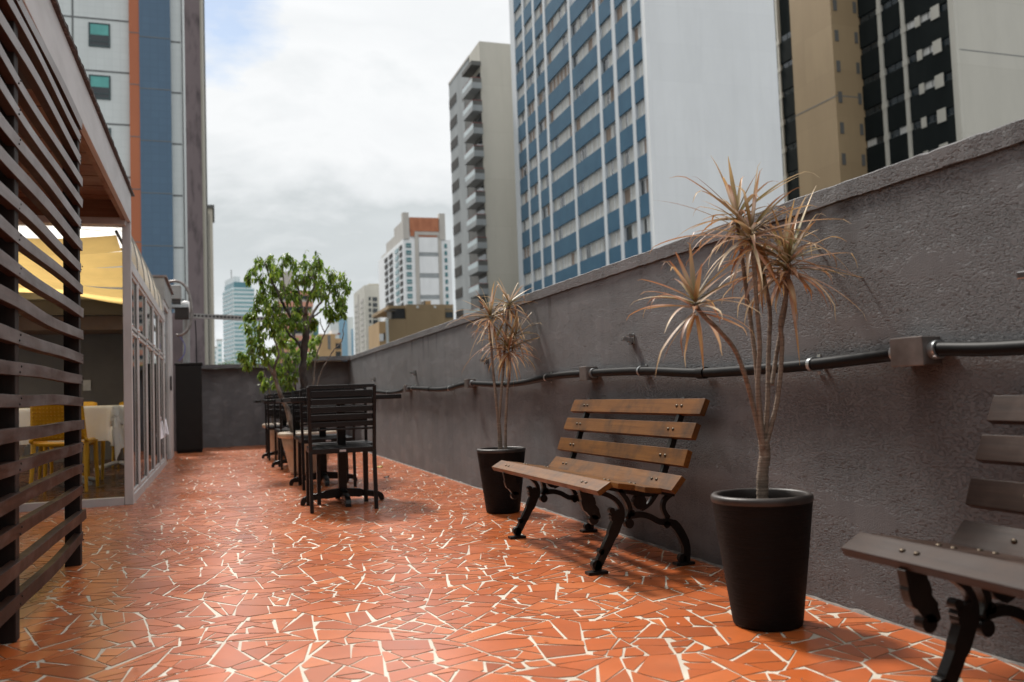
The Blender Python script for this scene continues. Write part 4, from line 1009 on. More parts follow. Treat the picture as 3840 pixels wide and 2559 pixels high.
for k in range(6): x = p.x + .02 + (q.x - p.x - .04) * k / 5; b.box(x - .010, x + .010, EY - .026, EY - .0205, p.z + .012, q.z - .010)
b.build('slotted_rail', 'strap', t, org)
c = pe(365, 565); b = MB(); b.sphere((c.x, EY + .34, c.z), .105, .07, .10, 20, 12); b.build('cap', 'white_plastic', t, org)
t = thing('slotted_strut', 'long perforated steel strut spanning from the vent to behind the leafy tree', 'strut', pe(430, 725)); org = tuple(t.location)
a0 = pe(428, 722); a1 = pe(1450, 770); a2 = a0 + (a1 - a0) * 1.55
b = MB(); b.bar(a0, a2, .05, .074); dv = (a2 - a0); L = dv.length; dv.normalize()
b.cur = 1
for k in range(int(L / .055)):
    p = a0 + dv * (.03 + k * .055); b.box(p.x - .017, p.x + .017, EY - .0285, EY - .0255, p.z - .012, p.z + .016)
b.build('rail', ['grey_metal', 'black_metal'], t, org)
b = MB(); b.bar((a2.x - .03, EY + .05, 0), (a2.x - .03, EY + .05, a2.z - .04), .05, .05); b.build('post', 'dark_beam', t, org)
def cable(name, mat, label, cat, pts, r, dy=0.0, ringed=False):
    q = [pe(x, y, dy) for x, y in pts]; sp = spline(q, 10 if ringed else 5); b = MB()
    b.tube(sp, [r * (1 + (.12 if ringed and i % 2 else 0)) for i in range(len(sp))], 8); return tag(b.build(name, mat, None, q[0]), label, cat)
cable('flexible_conduit', 'galv', 'ribbed grey flexible conduit arching from the roof past the vent', 'conduit', [(60, 215), (130, 225), (220, 215), (310, 240), (385, 310), (430, 410), (452, 520), (465, 640), (462, 760), (440, 870), (390, 950), (320, 1000), (240, 1010)], .020, -.06, True)
cable('downpipe', 'grey_metal', 'pale vertical pipe dropping behind the black cabinet', 'pipe', [(388, 780), (388, 1000), (388, 1250), (388, 1500)], .052, .42)
cable('thin_cable', 'pvc', 'thin black cable hanging straight down beside the pale pipe', 'cable', [(515, 790), (530, 1000), (535, 1250), (537, 1450)], .008, .3)
cable('curved_wire', 'wire_blue', 'bluish wire looping down from the flexible conduit', 'cable', [(290, 1030), (345, 1110), (368, 1200), (345, 1310), (275, 1390)], .007, .1)
# fallen leaves
for k, (x, y, rz, mt, lab) in enumerate(((1150 / 1, 0, .4, (.45, .33, .05), 'yellow fallen leaf on the tiles near the wall right of the nearest chair'), (0, 0, 1.9, (.06, .035, .025), 'dark dry scrap on the tiles right of the nearest chair'))):
    px, py = ((871.5, 1074.5), (888, 1098))[k]; c = at_z(px, py, .004); b = MB(); L = (.075, .05)[k]
    vs = []; 
    for i in range(6):
        u = i / 5; w = .026 * math.sin(math.pi * min(.97, u + .03)); vs += [(c.x + L * (u - .5), c.y - w, .006 + .014 * abs(u - .5)), (c.x + L * (u - .5), c.y, .003), (c.x + L * (u - .5), c.y + w, .010 + .012 * u)]
    b.add(vs, [(i * 3 + j, i * 3 + j + 1, i * 3 + j + 4, i * 3 + j + 3) for i in range(5) for j in range(2)], True)
    tag(b.build('fallen_leaf', pm('dry_leaf', mt, None, .7), None, c), lab, 'leaf')

b = MB(); r3 = random.Random(52)
for k in range(110):
    x = 1.93 - abs(r3.gauss(0, .45)) if k % 3 else r3.uniform(-.5, 1.9); y = r3.uniform(1.8, 9.5) if k % 2 else r3.gauss(3.3, .8)
    L_ = r3.uniform(.004, .011); a = r3.uniform(0, 6.28); ca, sa = math.cos(a) * L_, math.sin(a) * L_
    b.cur = 0 if r3.random() < .45 else 1
    b.add([(x - ca, y - sa, .0045), (x + sa * .5, y - ca * .5, .006), (x + ca, y + sa, .0075), (x - sa * .5, y + ca * .5, .005)], [(0, 1, 2, 3)])
lt = b.build('petal_litter', [pm('pale_petal', (.62, .58, .54), None, .7), pm('brown_scrap', (.10, .06, .035), None, .8)]); tag(lt, 'tiny pale petals and brown scraps scattered on the tiles by the wall', 'litter'); lt['kind'] = 'stuff'

# ------------------------------------------------------------------ the city beyond
def bm_(name, c1, c2=None, rough=.75, scale=.12, sca=(1, 1, .35), b=0, bs=2.0): return pm(name, c1, c2, rough, scale * 3, sca, b=b, bs=bs, bd=.03, lo=.38, hi=.68)
M['hotel_tile'] = bm_('pale_grey_tile_cladding', (.58, .62, .615), (.52, .56, .555), .45)
M['orange'] = bm_('orange_tile_stripe', (.42, .125, .045), (.36, .10, .037), .5)
M['blue_tile'] = bm_('slate_blue_tile_stripe', (.070, .128, .205), (.058, .108, .175), .5)
M['joint'] = pm('dark_joint', (.16, .17, .17), None, .8, 1)
M['teal_blind'] = pm('teal_window_blind', (.10, .38, .35), (.08, .32, .30), .4, 2)
M['dark_glass'] = pm('dark_window_glass', (.012, .020, .026), (.022, .032, .038), .08, .4, spec=.6)
M['dark_opening'] = pm('dark_window_opening', (.030, .028, .026), (.05, .046, .042), .6, .8, spec=.2)
M['teal_frame'] = pm('dark_teal_frame', (.03, .06, .065), None, .4, 2)
M['mauve'] = pm('stained_mauve_render', (.20, .158, .165), (.055, .044, .047), .85, .9, sca=(1.6, 1.6, .45), lo=.50, hi=.70)
M['cream'] = bm_('cream_render', (.46, .43, .36), (.39, .36, .295))
M['beige'] = bm_('beige_render', (.50, .485, .43), (.44, .42, .365))
M['tower_white'] = bm_('white_painted_render', (.76, .79, .82), (.67, .70, .735), .7, .10, (1, 1, .5))
M['panel_blue'] = pm('blue_spandrel_panel', (.013, .078, .145), (.024, .100, .172), .5, .5, sca=(1, 1, 1), lo=.4, hi=.72, spec=.2)
M['curtain'] = pm('white_curtain', (.62, .62, .60), (.42, .42, .40), .6, 1.2, sca=(5, 5, .25))
M['curtain_beige'] = pm('beige_curtain', (.32, .25, .20), (.17, .125, .10), .7, 1.2, sca=(5, 5, .25))
M['grey_conc'] = bm_('grey_painted_concrete', (.30, .325, .335), (.245, .265, .275))
M['dark_conc'] = bm_('dark_concrete', (.12, .12, .115), (.085, .085, .08))
M['red_rail'] = pm('red_brown_rail', (.22, .05, .04), None, .5, 2)
M['rail_glass'] = pm('frosted_rail_glass', (.46, .55, .57), (.38, .46, .48), .12, 1)
M['brick'] = bm_('orange_brick', (.42, .165, .085), (.31, .11, .055), .8, .2)
M['frame_grey'] = bm_('warm_grey_render', (.44, .42, .385), (.39, .37, .34))
M['white'] = bm_('white_render', (.74, .76, .77), (.66, .68, .69))
M['teal_glass'] = pm('teal_window', (.05, .15, .165), (.085, .22, .235), .15, .2)
M['tan'] = bm_('tan_render', (.35, .255, .145), (.29, .205, .112))
M['tan2'] = bm_('ochre_render', (.46, .31, .16), (.40, .265, .135))
M['charcoal'] = bm_('charcoal_ribbed_cladding', (.011, .014, .014), (.016, .0195, .0195), .9)
M['charcoal'].node_tree.nodes['Principled BSDF'].inputs['Specular IOR Level'].default_value = .08
M['salmon'] = bm_('salmon_render', (.60, .30, .215), (.52, .25, .18))
M['sky_glass'] = pm('blue_curtain_wall', (.22, .40, .55), (.30, .48, .62), .12, .08)
M['office_white'] = bm_('office_white', (.70, .755, .765), (.64, .70, .71))
M['office_teal'] = pm('office_teal_band', (.17, .335, .365), (.24, .41, .44), .2, .05)
M['office_crown'] = pm('office_teal_crown', (.075, .20, .24), (.10, .24, .28), .2, .05)

def panelled(name, c1, c2, w, h, mort, rough=.7, ms=.012):
    # render laid up in large faint bays: tone shifts from bay to bay, thin joints, soft vertical weather marks
    m, N, L, B = nmat(name); tc = N.new('ShaderNodeTexCoord'); sp = N.new('ShaderNodeSeparateXYZ'); L.new(tc.outputs['Object'], sp.inputs[0])
    ad = N.new('ShaderNodeMath'); ad.operation = 'ADD'; L.new(sp.outputs['X'], ad.inputs[0]); L.new(sp.outputs['Y'], ad.inputs[1])
    cb_ = N.new('ShaderNodeCombineXYZ'); L.new(ad.outputs[0], cb_.inputs['X']); L.new(sp.outputs['Z'], cb_.inputs['Y'])
    br = N.new('ShaderNodeTexBrick'); br.offset = 0; br.inputs['Scale'].default_value = 1; br.inputs['Brick Width'].default_value = w; br.inputs['Row Height'].default_value = h
    br.inputs['Mortar Size'].default_value = ms; br.inputs['Mortar Smooth'].default_value = .3; br.inputs['Color1'].default_value = (*c1, 1); br.inputs['Color2'].default_value = (*c2, 1); br.inputs['Mortar'].default_value = (*mort, 1)
    L.new(cb_.outputs[0], br.inputs['Vector'])
    f = noise(N, L, coords(N, L, (1, 1, .3)), .35, 6, .65); g = noise(N, L, coords(N, L, (2.2, 2.2, .12)), .9, 5, .6)
    c = mixc(N, L, ramp_out(N, L, f, [(.42, 0), (.70, .5)]), br.outputs['Color'], tuple(x * .86 for x in c2))
    c = mixc(N, L, ramp_out(N, L, g, [(.52, 0), (.75, .14)]), c, tuple(x * .72 for x in c2))
    L.new(c, B.inputs['Base Color']); B.inputs['Roughness'].default_value = rough; return m
M['tower_white'] = panelled('white_painted_render', (.74, .765, .78), (.71, .735, .75), 4.2, 2.9, (.67, .695, .71))
M['beige'] = panelled('beige_render', (.50, .485, .43), (.46, .445, .39), 7.5, 5.8, (.36, .34, .29))
M['tan'] = panelled('tan_render', (.35, .255, .145), (.31, .222, .124), 6, 4.4, (.25, .18, .10))
M['hotel_tile'] = panelled('pale_grey_tile_cladding', (.60, .64, .635), (.575, .615, .61), .42, .42, (.535, .575, .57), .45, .02)
M['blue_tile'] = panelled('slate_blue_tile_stripe', (.070, .135, .210), (.064, .124, .196), .42, .42, (.058, .112, .178), .5, .02)

M['frame_pale'] = bm_('pale_blue_grey_render', (.56, .60, .635), (.50, .535, .57), .7, .1)
class Bld:
    """a building in its own frame: u along the face turned to us, v away from us, z up; corner at the given pixel and distance"""
    def __init__(s, name, label, px, py, Y, vpx=None, group=None, cat='building'):
        c = at_y(px, py, Y); s.o = Vector((c.x, c.y)); s.th = 0
        if vpx is not None:
            r = ray(vpx, 927 - ROLL * (vpx - 500)); s.th = math.atan2(r.x, r.y)
        s.U = Vector((math.cos(s.th), -math.sin(s.th))); s.V = Vector((math.sin(s.th), math.cos(s.th)))
        s.root = thing(name, label, cat, (c.x, c.y, GZ), -s.th, group)
    def u_plane(s, px, py, u0=0):
        r = ray(px, py); d = Vector((r.x, r.y)); t = (u0 + s.o.dot(s.U)) / d.dot(s.U); p = d * t
        return (p - s.o).dot(s.V), CAMH + r.z * t
    def v_plane(s, px, py, v0=0):
        r = ray(px, py); d = Vector((r.x, r.y)); t = (v0 + s.o.dot(s.V)) / d.dot(s.V); p = d * t
        return (p - s.o).dot(s.U), CAMH + r.z * t
    def box(s, b, u0, u1, v0, v1, z0, z1): b.box(min(u0, u1), max(u0, u1), min(v0, v1), max(v0, v1), min(z0, z1) - GZ, max(z0, z1) - GZ)
    def part(s, name, mat, boxes, parent=None, bevel=0):
        b = MB()
        for x in boxes:
            if len(x) == 7: b.cur = x[6]
            s.box(b, *x[:6])
        return b.build(name, mat, parent or s.root, None, bevel)
rr = random.Random(99)
SKY = 'tall buildings of the city beyond the terrace'

# hotel with orange and blue stripes
B = Bld('striped_hotel', 'tall pale tiled hotel with an orange and a slate-blue vertical stripe', 418, 300, 53, None, SKY)
L1 = B.v_plane(-300, 300)[0]; ob, oo, ww = B.v_plane(394, 300)[0], B.v_plane(322, 300)[0], B.v_plane(298.5, 300)[0]
dv = B.u_plane(427, 300)[0]; T = 46
bx = [(L1, ww, .3, dv + 8, GZ, T, 0), (ob, 0, .3, dv, GZ, T, 0)]
zj = [B.v_plane(275, y)[1] for y in (43.7, 163)]; pz = zj[0] - zj[1]
jx = B.v_plane(164.7, 20)[0]
for k in range(-6, 12):
    z = zj[0] - k * pz
    if z < GZ or z > T: continue
    bx += [(L1 + .1, ww - .02, .288, .299, z - .05, z + .05, 1), (ob + .02, -.02, .288, .299, z - 1.0, z - .9, 1)]
bx.append((jx - .05, jx + .05, .287, .2985, GZ + 1, T - .5, 1))
B.part('wall', ['hotel_tile', 'joint'], bx)
B.part('orange_stripe', ['orange', 'joint'], [(ww, oo, 0, .6, GZ, T, 0)] + [(ww + .01, oo - .01, -.011, -.001, zj[0] - k * pz - .75, zj[0] - k * pz - .70, 1) for k in range(-6, 8)])
B.part('blue_stripe', ['blue_tile', 'joint'], [(oo + .002, ob, -.04, .6, GZ, T, 0)] + [(oo + .01, ob - .01, -.051, -.041, zj[0] - k * pz - .95, zj[0] - k * pz - .90, 1) for k in range(-6, 8)])
wu0, wu1 = B.v_plane(201.7, 80)[0], B.v_plane(252, 80)[0]; wt, wb = B.v_plane(225, 48.7)[1], B.v_plane(225, 104)[1]
for k in range(-1, 6):
    z1, z0 = wt - k * pz, wb - k * pz
    for du in (0, -7.2):
        w = B.part('window', 'teal_frame', [(wu0 + du, wu0 + du + .09, .255, .299, z0, z1), (wu1 + du - .09, wu1 + du, .255, .299, z0, z1), (wu0 + du + .091, wu1 + du - .091, .255, .299, z0, z0 + .10), (wu0 + du + .091, wu1 + du - .091, .255, .299, z1 - .07, z1), (wu0 + du + .091, wu1 + du - .091, .262, .272, z0 + .30, z0 + .36)])
        zm = z0 + (z1 - z0) * rr.choice((.5, .52, .62))
        B.part('pane', 'dark_glass', [(wu0 + du + .091, wu1 + du - .091, .280, .298, z0 + .101, zm)], w)
        B.part('blind', 'teal_blind', [(wu0 + du + .091, wu1 + du - .091, .276, .298, zm + .01, z1 - .071)], w)
B.part('side_pipe', 'joint', [(.02, .10, .2, .3, GZ, T - 4)])
B = Bld('stained_tower', 'narrow mauve concrete tower with dark vertical stains beside the striped hotel', 469, 400, 72, None, SKY)
u0 = B.v_plane(415, 400)[0]; dv = B.u_plane(475.5, 400)[0]
B.part('wall', 'mauve', [(u0, -.15, 0, dv, GZ, 62)]); B.part('side_wall', 'cream', [(-.149, 0, .05, dv + .1, GZ, 62.2)])
B.part('gutter_pipe', 'dark_conc', [(.001, .12, dv * .5, dv * .5 + .2, GZ, 60)])
B = Bld('narrow_block', 'thin cream block edge showing low behind the stained mauve tower', 490, 600, 150, None, SKY)
zt = B.v_plane(490, 479)[1]; B.part('wall', 'cream', [(-9, 0, 0, 12, GZ, zt)]); B.part('roof_slab', 'dark_conc', [(-9.3, .3, -.3, 12.3, zt + .001, zt + .5)]); B.part('pipe', 'joint', [(-.6, -.5, -.11, -.001, GZ, zt - 1)])

# teal-banded office tower far away
B = Bld('office_tower', 'distant white office tower with teal window bands left of the leafy tree', 536.5, 750, 600, -60, SKY)
ul = B.u_plane(513, 750)[0]; ur = B.v_plane(586.5, 750)[0]; zt = B.v_plane(537, 661)[1]; uc = B.v_plane(578, 650)[0]
B.part('wall', 'office_white', [(0, ur, 0, ul, GZ, zt)])
pit = (B.v_plane(545, 676)[1] - B.v_plane(545, 773)[1]) / 10; zz = B.v_plane(545, 664)[1]
for k in range(21):
    z = zz - k * pit; a = rr.choice((.42, .45, .5)) * pit
    B.part('window_band', 'office_teal', [(.5, ur - .5, -.25, -.01, z - a, z), (-.25, -.01, .5, ul - .5, z - a, z)])
zc_ = B.v_plane(545, 648)[1]; zc1 = B.v_plane(545, 646)[1]
B.part('crown', 'office_crown', [(1, uc, 1, ul - 1, zt + .01, zc_)])
zp = B.v_plane(530, 634)[1]; B.part('roof_block', 'office_white', [(1.5, uc * .45, ul * .1, ul * .99, zc_ + .01, zp)])
B.part('antenna', 'dark_conc', [(uc * .2, uc * .2 + .4, ul * .5, ul * .5 + .4, zp + .01, zp + 6)])
B = Bld('green_glass_block', 'pale green glass block in front of the teal-banded office tower', 560, 760, 560, 560, SKY)
ur = B.v_plane(599, 760)[0]; zt = B.v_plane(575, 737)[1]; pale = pm('pale_green_glass', (.42, .58, .55), (.36, .52, .50), .2, .05)
B.part('wall', pale, [(0, ur, 0, 12, GZ, zt)]); B.part('roof_edge', 'office_white', [(-.3, ur + .3, -.3, 12, zt + .01, zt + 1.5)])
for k in range(8): B.part('floor_band', 'office_white', [(.2, ur - .2, -.15, -.01, zt - 3 - 3.6 * k, zt - 2.2 - 3.6 * k)])
for x0, x1, yt, lab in ((498, 511, 783, 'small pale grey block low beside the teal-banded office tower'), (490, 497.5, 800, 'tiny pale windowed block at the edge of the stained tower')):
    B = Bld('far_block', lab, x0, 810, 640, None, SKY); ur = B.v_plane(x1, 810)[0]; zt = B.v_plane(x0 + 2, yt)[1]
    B.part('wall', 'office_white', [(0, ur, 0, 14, GZ, zt)]); B.part('roof_edge', 'frame_grey', [(-.2, ur + .2, -.2, 14, zt + .01, zt + .9)])
    for k in range(6): B.part('window_band', 'office_teal', [(ur * .3, ur * .8, -.2, -.01, zt - 4 - 3.4 * k, zt - 2.6 - 3.4 * k)])

# salmon block behind the tree
B = Bld('salmon_block', 'salmon and grey banded apartment block behind the leafy tree', 640, 760, 230, None, SKY)
ur = B.v_plane(720, 760)[0]; zt = B.v_plane(690, 668)[1]; pit = 20 * (B.v_plane(690, 700)[1] - B.v_plane(690, 760)[1]) / 60
B.part('wall', 'frame_grey', [(0, ur, .3, 16, GZ, zt)])
for k in range(9): B.part('salmon_band', 'salmon', [(-.1, ur + .1, 0, .29, zt - k * pit * 1.3 - pit * .55, zt - k * pit * 1.3)]); B.part('window_band', 'dark_glass', [(.4, ur - .4, .15, .295, zt - k * pit * 1.3 - pit * 1.0, zt - k * pit * 1.3 - pit * .58)])
zp = B.v_plane(690, 622)[1]; B.part('roof_block', 'frame_grey', [(B.v_plane(650, 660)[0], B.v_plane(676, 660)[0], 2, 10, zt + .01, zp)])
B.part('glass_shaft', 'teal_glass', [(ur + .11, B.v_plane(732.5, 760)[0], .4, 9, GZ, B.v_plane(726, 735)[1])])
B = Bld('ochre_house', 'small ochre block with a white roof box right of the leafy tree', 733, 800, 190, None, SKY)
ur = B.v_plane(786, 800)[0]; um = B.v_plane(771, 800)[0]; zt = B.v_plane(745, 768)[1]; zr = B.v_plane(780, 778)[1]
B.part('wall', 'tan2', [(0, um, 0, 10, GZ, zt), (um + .002, ur, .5, 10, GZ, zr)])
w0, w1 = B.v_plane(753.5, 800)[0], B.v_plane(759.8, 800)[0]
B.part('window_strip', 'joint', [(w0, w1, -.12, -.01, B.v_plane(756, 803)[1], zt - .3)])
for y in (789, 808): a, z1 = B.v_plane(768 + 4, y)[0], B.v_plane(772, y)[1]; B.part('window', 'dark_glass', [(a, a + 1.1, .38, .498, z1 - 1.2, z1)])
B.part('roof_box', 'white', [(B.v_plane(763, 770)[0], B.v_plane(780, 770)[0], 1, 6, zt + .01, B.v_plane(770, 758)[1])]); B.part('red_stripe', 'red_rail', [(B.v_plane(777.5, 770)[0], B.v_plane(783.5, 770)[0], .8, .99, B.v_plane(780, 769)[1], B.v_plane(780, 765)[1])])
B = Bld('blue_glass_block', 'distant blue glass and white block left of the beige slab', 760, 780, 440, None, SKY)
ur = B.v_plane(813, 780)[0]; zt = B.v_plane(780, 729)[1]; g1 = B.v_plane(798.5, 780)[0]; g2 = B.v_plane(807.5, 780)[0]
B.part('wall', 'office_white', [(0, ur, 0, 18, GZ, zt)]); B.part('curtain_wall', 'sky_glass', [(.6, g1, -.3, -.01, GZ + 30, zt - 1)]); B.part('glass_strip', 'sky_glass', [(g2, ur - .3, -.3, -.01, GZ + 8, zt - 6)])
B.part('plain_bay', 'office_white', [(.5, B.v_plane(779, 780)[0], -.7, -.31, GZ, B.v_plane(770, 739)[1])])
for k in range(5): B.part('floor_band', 'frame_grey', [(.4, g1 + .1, -.45, -.31, zt - 24 - 4 * k, zt - 22.6 - 4 * k)])

# beige slab, white tower with brick head, tan low block
def cs(x, y): return (674 + .1407 * x, 612.8 + .1407 * y)
B = Bld('beige_slab', 'distant beige slab block with a column of dark windows left of the white tower', *cs(1172, 700), 400, None, SKY)
ul = B.u_plane(*cs(992, 700))[0]; ur = B.v_plane(*cs(1480, 700))[0]; zt = B.v_plane(*cs(1180, 305))[1]
B.part('wall', 'beige', [(0, ur, 0, ul, GZ, zt)])
B.part('recess', 'frame_grey', [(-.2, -.01, B.u_plane(*cs(1072, 700))[0], B.u_plane(*cs(1056, 700))[0], GZ, zt - 2)])
B.part('roof_block', 'cream', [(B.v_plane(*cs(1245, 300))[0], ur, 3, 14, zt + .01, B.v_plane(*cs(1300, 270))[1])])
pz = (B.v_plane(*cs(1250, 600))[1] - B.v_plane(*cs(1262, 1160))[1]) / 6
for k in range(10):
    z = B.v_plane(*cs(1245, 500))[1] - k * pz
    B.part('window', 'dark_glass', [(B.v_plane(*cs(1232, 600))[0], B.v_plane(*cs(1266, 600))[0], -.2, -.01, z - 1.5, z)])
    B.part('window', 'dark_glass', [(B.v_plane(*cs(1295, 600))[0], B.v_plane(*cs(1372, 600))[0], -.2, -.01, z - 1.9, z)])
    B.part('window', 'frame_grey', [(-.2, -.01, ul * .12, ul * .38, z - 1.5, z), (-.2, -.01, ul * .62, ul * .9, z - 1.5, z)])
def cw(x, y): return (845.7 + .2111 * x, 478 + .2111 * y)
B = Bld('white_tower', 'white apartment tower with an orange brick head and stacked blank panels', *cw(385, 500), 335, None, SKY)
vu = lambda x, y=500, v=0: B.v_plane(*cw(x, y), v)[0]; vz = lambda y, x=600: B.v_plane(*cw(x, y), 0)[1]
ul = B.u_plane(*cw(112, 600))[0]; ztop = vz(105); zsh = vz(345)
zs1 = B.u_plane(*cw(150, 330))[1]
B.part('wall', 'white', [(0, vu(905), 0, ul, GZ, zsh), (vu(440), vu(800), .5, ul * .5, zsh + .01, ztop - .2)])
B.part('upper_step', 'frame_grey', [(.4, vu(440), 1, ul * .35, zsh + .01, ztop - 1), (.6, vu(500), ul * .36, ul * .7, zsh + .01, zsh + (ztop - zsh) * .55), (1.2, vu(500), ul * .71, ul * .98, zsh + .01, zsh + (ztop - zsh) * .2)])
B.part('brick_head', 'brick', [(vu(462), vu(780), .1, .45, vz(255), ztop), (vu(466), vu(512), .1, .45, vz(312), vz(256))])
for a, c in ((388, 452), (783, 846)): B.part('pier', 'frame_grey', [(vu(a), vu(c), -.5, 2.5, zsh, vz(58))])
B.part('grey_surround', 'frame_grey', [(vu(512), vu(552), -.3, -.01, GZ, vz(298)), (vu(764), vu(800), -.3, -.01, GZ, vz(298)), (vu(512), vu(800), -.32, -.01, vz(297), vz(262))])
B.part('brick_strip', 'brick', [(vu(554), vu(756), -.2, -.01, vz(316), vz(299))])
for a, c in ((322, 485), (530, 712), (766, 950), (1000, 1180)): B.part('blank_panel', 'white', [(vu(556), vu(760), -.35, -.01, vz(c), vz(a))])
for a, c in ((489, 526), (716, 760), (954, 994)): B.part('grey_band', 'grey_conc', [(vu(554), vu(762), -.22, -.01, vz(c), vz(a))])
p = (vz(385, 445) - vz(940, 452)) / 7.05
for k in range(11):
    z = vz(385, 445) - k * p
    w = B.part('window', 'teal_glass', [(vu(414), vu(470), -.25, -.01, z - p * .62, z)]); B.part('frame', 'white', [(vu(412), vu(472), -.35, -.26, z - p * .40, z - p * .36)], w)
    B.part('window', 'teal_glass', [(vu(832), vu(860), -.25, -.01, z - p * .60, z)])
    for xa, xb, mt in ((300, 335, 'teal_glass'), (235, 270, 'dark_opening'), (185, 215, 'dark_opening'), (350, 376, 'dark_opening')):
        B.part('window', mt, [(-.3, -.01, B.u_plane(*cw(xb, 600))[0], B.u_plane(*cw(xa, 600))[0], z - p * .60 - .3, z - .3)])
B = Bld('tan_low_block', 'low tan building with a black opening and chimney in front of the white tower', *cw(222, 1300), 118, None, SKY)
ur = vu_ = B.v_plane(*cw(935, 1150))[0]; tz = lambda y, x=500: B.v_plane(*cw(x, y))[1]; tu = lambda x: B.v_plane(*cw(x, 1150))[0]
B.part('wall', 'tan', [(tu(415), tu(835), 0, 14, GZ, tz(1052)), (tu(232), tu(414), .6, 14, tz(1090), tz(1058)), (0, tu(414), 0, 14, GZ, tz(1208)), (tu(836), ur, .2, 14, GZ, tz(1052))])
B.part('black_opening', 'dark_conc', [(tu(262), tu(412), .7, 4, tz(1207), tz(1091))]); B.part('opening_glass', pm('black_void', (.01, .01, .011), None, .4, 1), [(tu(278), tu(405), .5, .69, tz(1204), tz(1094))])
B.part('window', 'dark_glass', [(tu(846), tu(926), .05, .19, tz(1198), tz(1136))]); B.part('pipe', 'joint', [(tu(838), tu(930), .0, .1, tz(1108), tz(1100))])
for x in (540, 730): B.part('light_patch', 'white', [(tu(x - 12), tu(x + 12), -.1, -.01, tz(1092), tz(1068))])
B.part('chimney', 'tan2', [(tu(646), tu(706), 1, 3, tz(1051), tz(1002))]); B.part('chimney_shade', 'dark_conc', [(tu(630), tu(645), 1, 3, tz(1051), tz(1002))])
B.part('roof_tank', 'dark_conc', [(tu(240), tu(292), 1.2, 3, tz(1057), tz(1022))])
B.part('lean_to', 'dark_conc', [(tu(182), tu(292), -1.4, .59, tz(1128), tz(1120))]); B.part('gutter_pipe', 'office_white', [(tu(178), tu(214), -.3, -.02, GZ, tz(1206))])
B.part('low_wing', 'tan2', [(tu(105), tu(176), -.8, 8, GZ, tz(1240))]); B.part('white_panel', 'white', [(tu(106), tu(148), -.95, -.81, tz(1450), tz(1372))]); B.part('wing_window', 'dark_glass', [(tu(150), tu(165), -.95, -.81, tz(1440), tz(1362))])

# grey balcony tower
def cb(x, y, lo=0): return (1005 + .2604 * x, (330.9 if lo else 0) + .2604 * y)
B = Bld('balcony_tower', 'grey apartment tower with one stack of balconies and a blank beige side', *cb(384, 800), 100, None, SKY)
ul = B.u_plane(*cb(102, 800))[0]; zt = B.v_plane(*cb(372, 365))[1]
B.part('wall', 'grey_conc', [(0, .6, 4.9, ul, GZ, zt - .3), (.6, 3, 4.9, ul, GZ, zt - .35)]); B.part('beige_side', 'beige', [(.001, 30, -.02, 4.6, GZ, zt)])
B.part('roof_edge', 'frame_grey', [(-.05, 30, 4.61, ul + .05, zt - .29, zt)])
vb0 = B.u_plane(*cb(368, 900))[0]; vb1 = B.u_plane(*cb(212, 900))[0]
b0, b1 = .35, 4.55
vr = B.u_plane(*cb(222, 900))[0]
pz = (B.u_plane(*cb(165, 815))[1] - B.u_plane(*cb(224, 1260, 1))[1]) / 9; zw = B.u_plane(*cb(165, 815))[1]
wv0, wv1 = B.u_plane(*cb(167, 850))[0], B.u_plane(*cb(104, 850))[0]
B.part('balcony_recess', 'dark_conc', [(-.06, -.005, b0 - .2, vr, GZ, zt - 4.2)])
pb = (B.u_plane(*cb(300, 680), -1.3)[1] - B.u_plane(*cb(310, 1050, 1), -1.3)[1]) / 8; zb = B.u_plane(*cb(300, 680), -1.3)[1]
bv0 = B.u_plane(*cb(302, 700), -1.3)[0]; bv1 = B.u_plane(*cb(217, 760), -1.3)[0]
B.part('pale_strip', 'grey_conc', [(-.10, -.061, vr * .86, vr, GZ, zt - 5)])
for k in range(12):
    z = zw - k * pz
    w = B.part('window', 'dark_conc', [(-.04, -.002, wv0, wv1, z - pz * .44, z)]); B.part('pane', 'dark_opening', [(-.055, -.041, wv0 + .1, wv1 - .1, z - pz * .42, z - .10)], w)
    z = zb - k * pb
    bal = B.part('balcony', 'grey_conc', [(-1.3, -.061, bv0, bv1, z - 1.35, z - 1.1), (-1.3, -1.2, bv0 + .001, bv1, z - 1.099, z - .72), (-1.199, -.061, bv0 + .001, bv0 + .1, z - 1.099, z - .62)])
    B.part('rail', 'red_rail', [(-1.3, -.07, bv0, bv0 + .08, z - .06, z), (-1.3, -1.22, bv0 + .081, bv1, z - .06, z)], bal)
    B.part('glass_guard', 'rail_glass', [(-1.28, -1.25, bv0 + .1, bv1, z - .719, z - .061)], bal)
    B.part('side_guard', 'dark_conc', [(-1.19, -.07, bv0 + .03, bv0 + .06, z - .619, z - .061)], bal)
    if k % 3 != 1: B.part('balcony_door', 'dark_glass', [(-.075, -.0605, bv0 + .5, bv1 - .5, z - 1.09, z + .9)], bal)
B.part('roof_canopy', 'dark_conc', [(-1.3, -.061, bv0, bv1, zb + 1.5, zb + 2.0)])

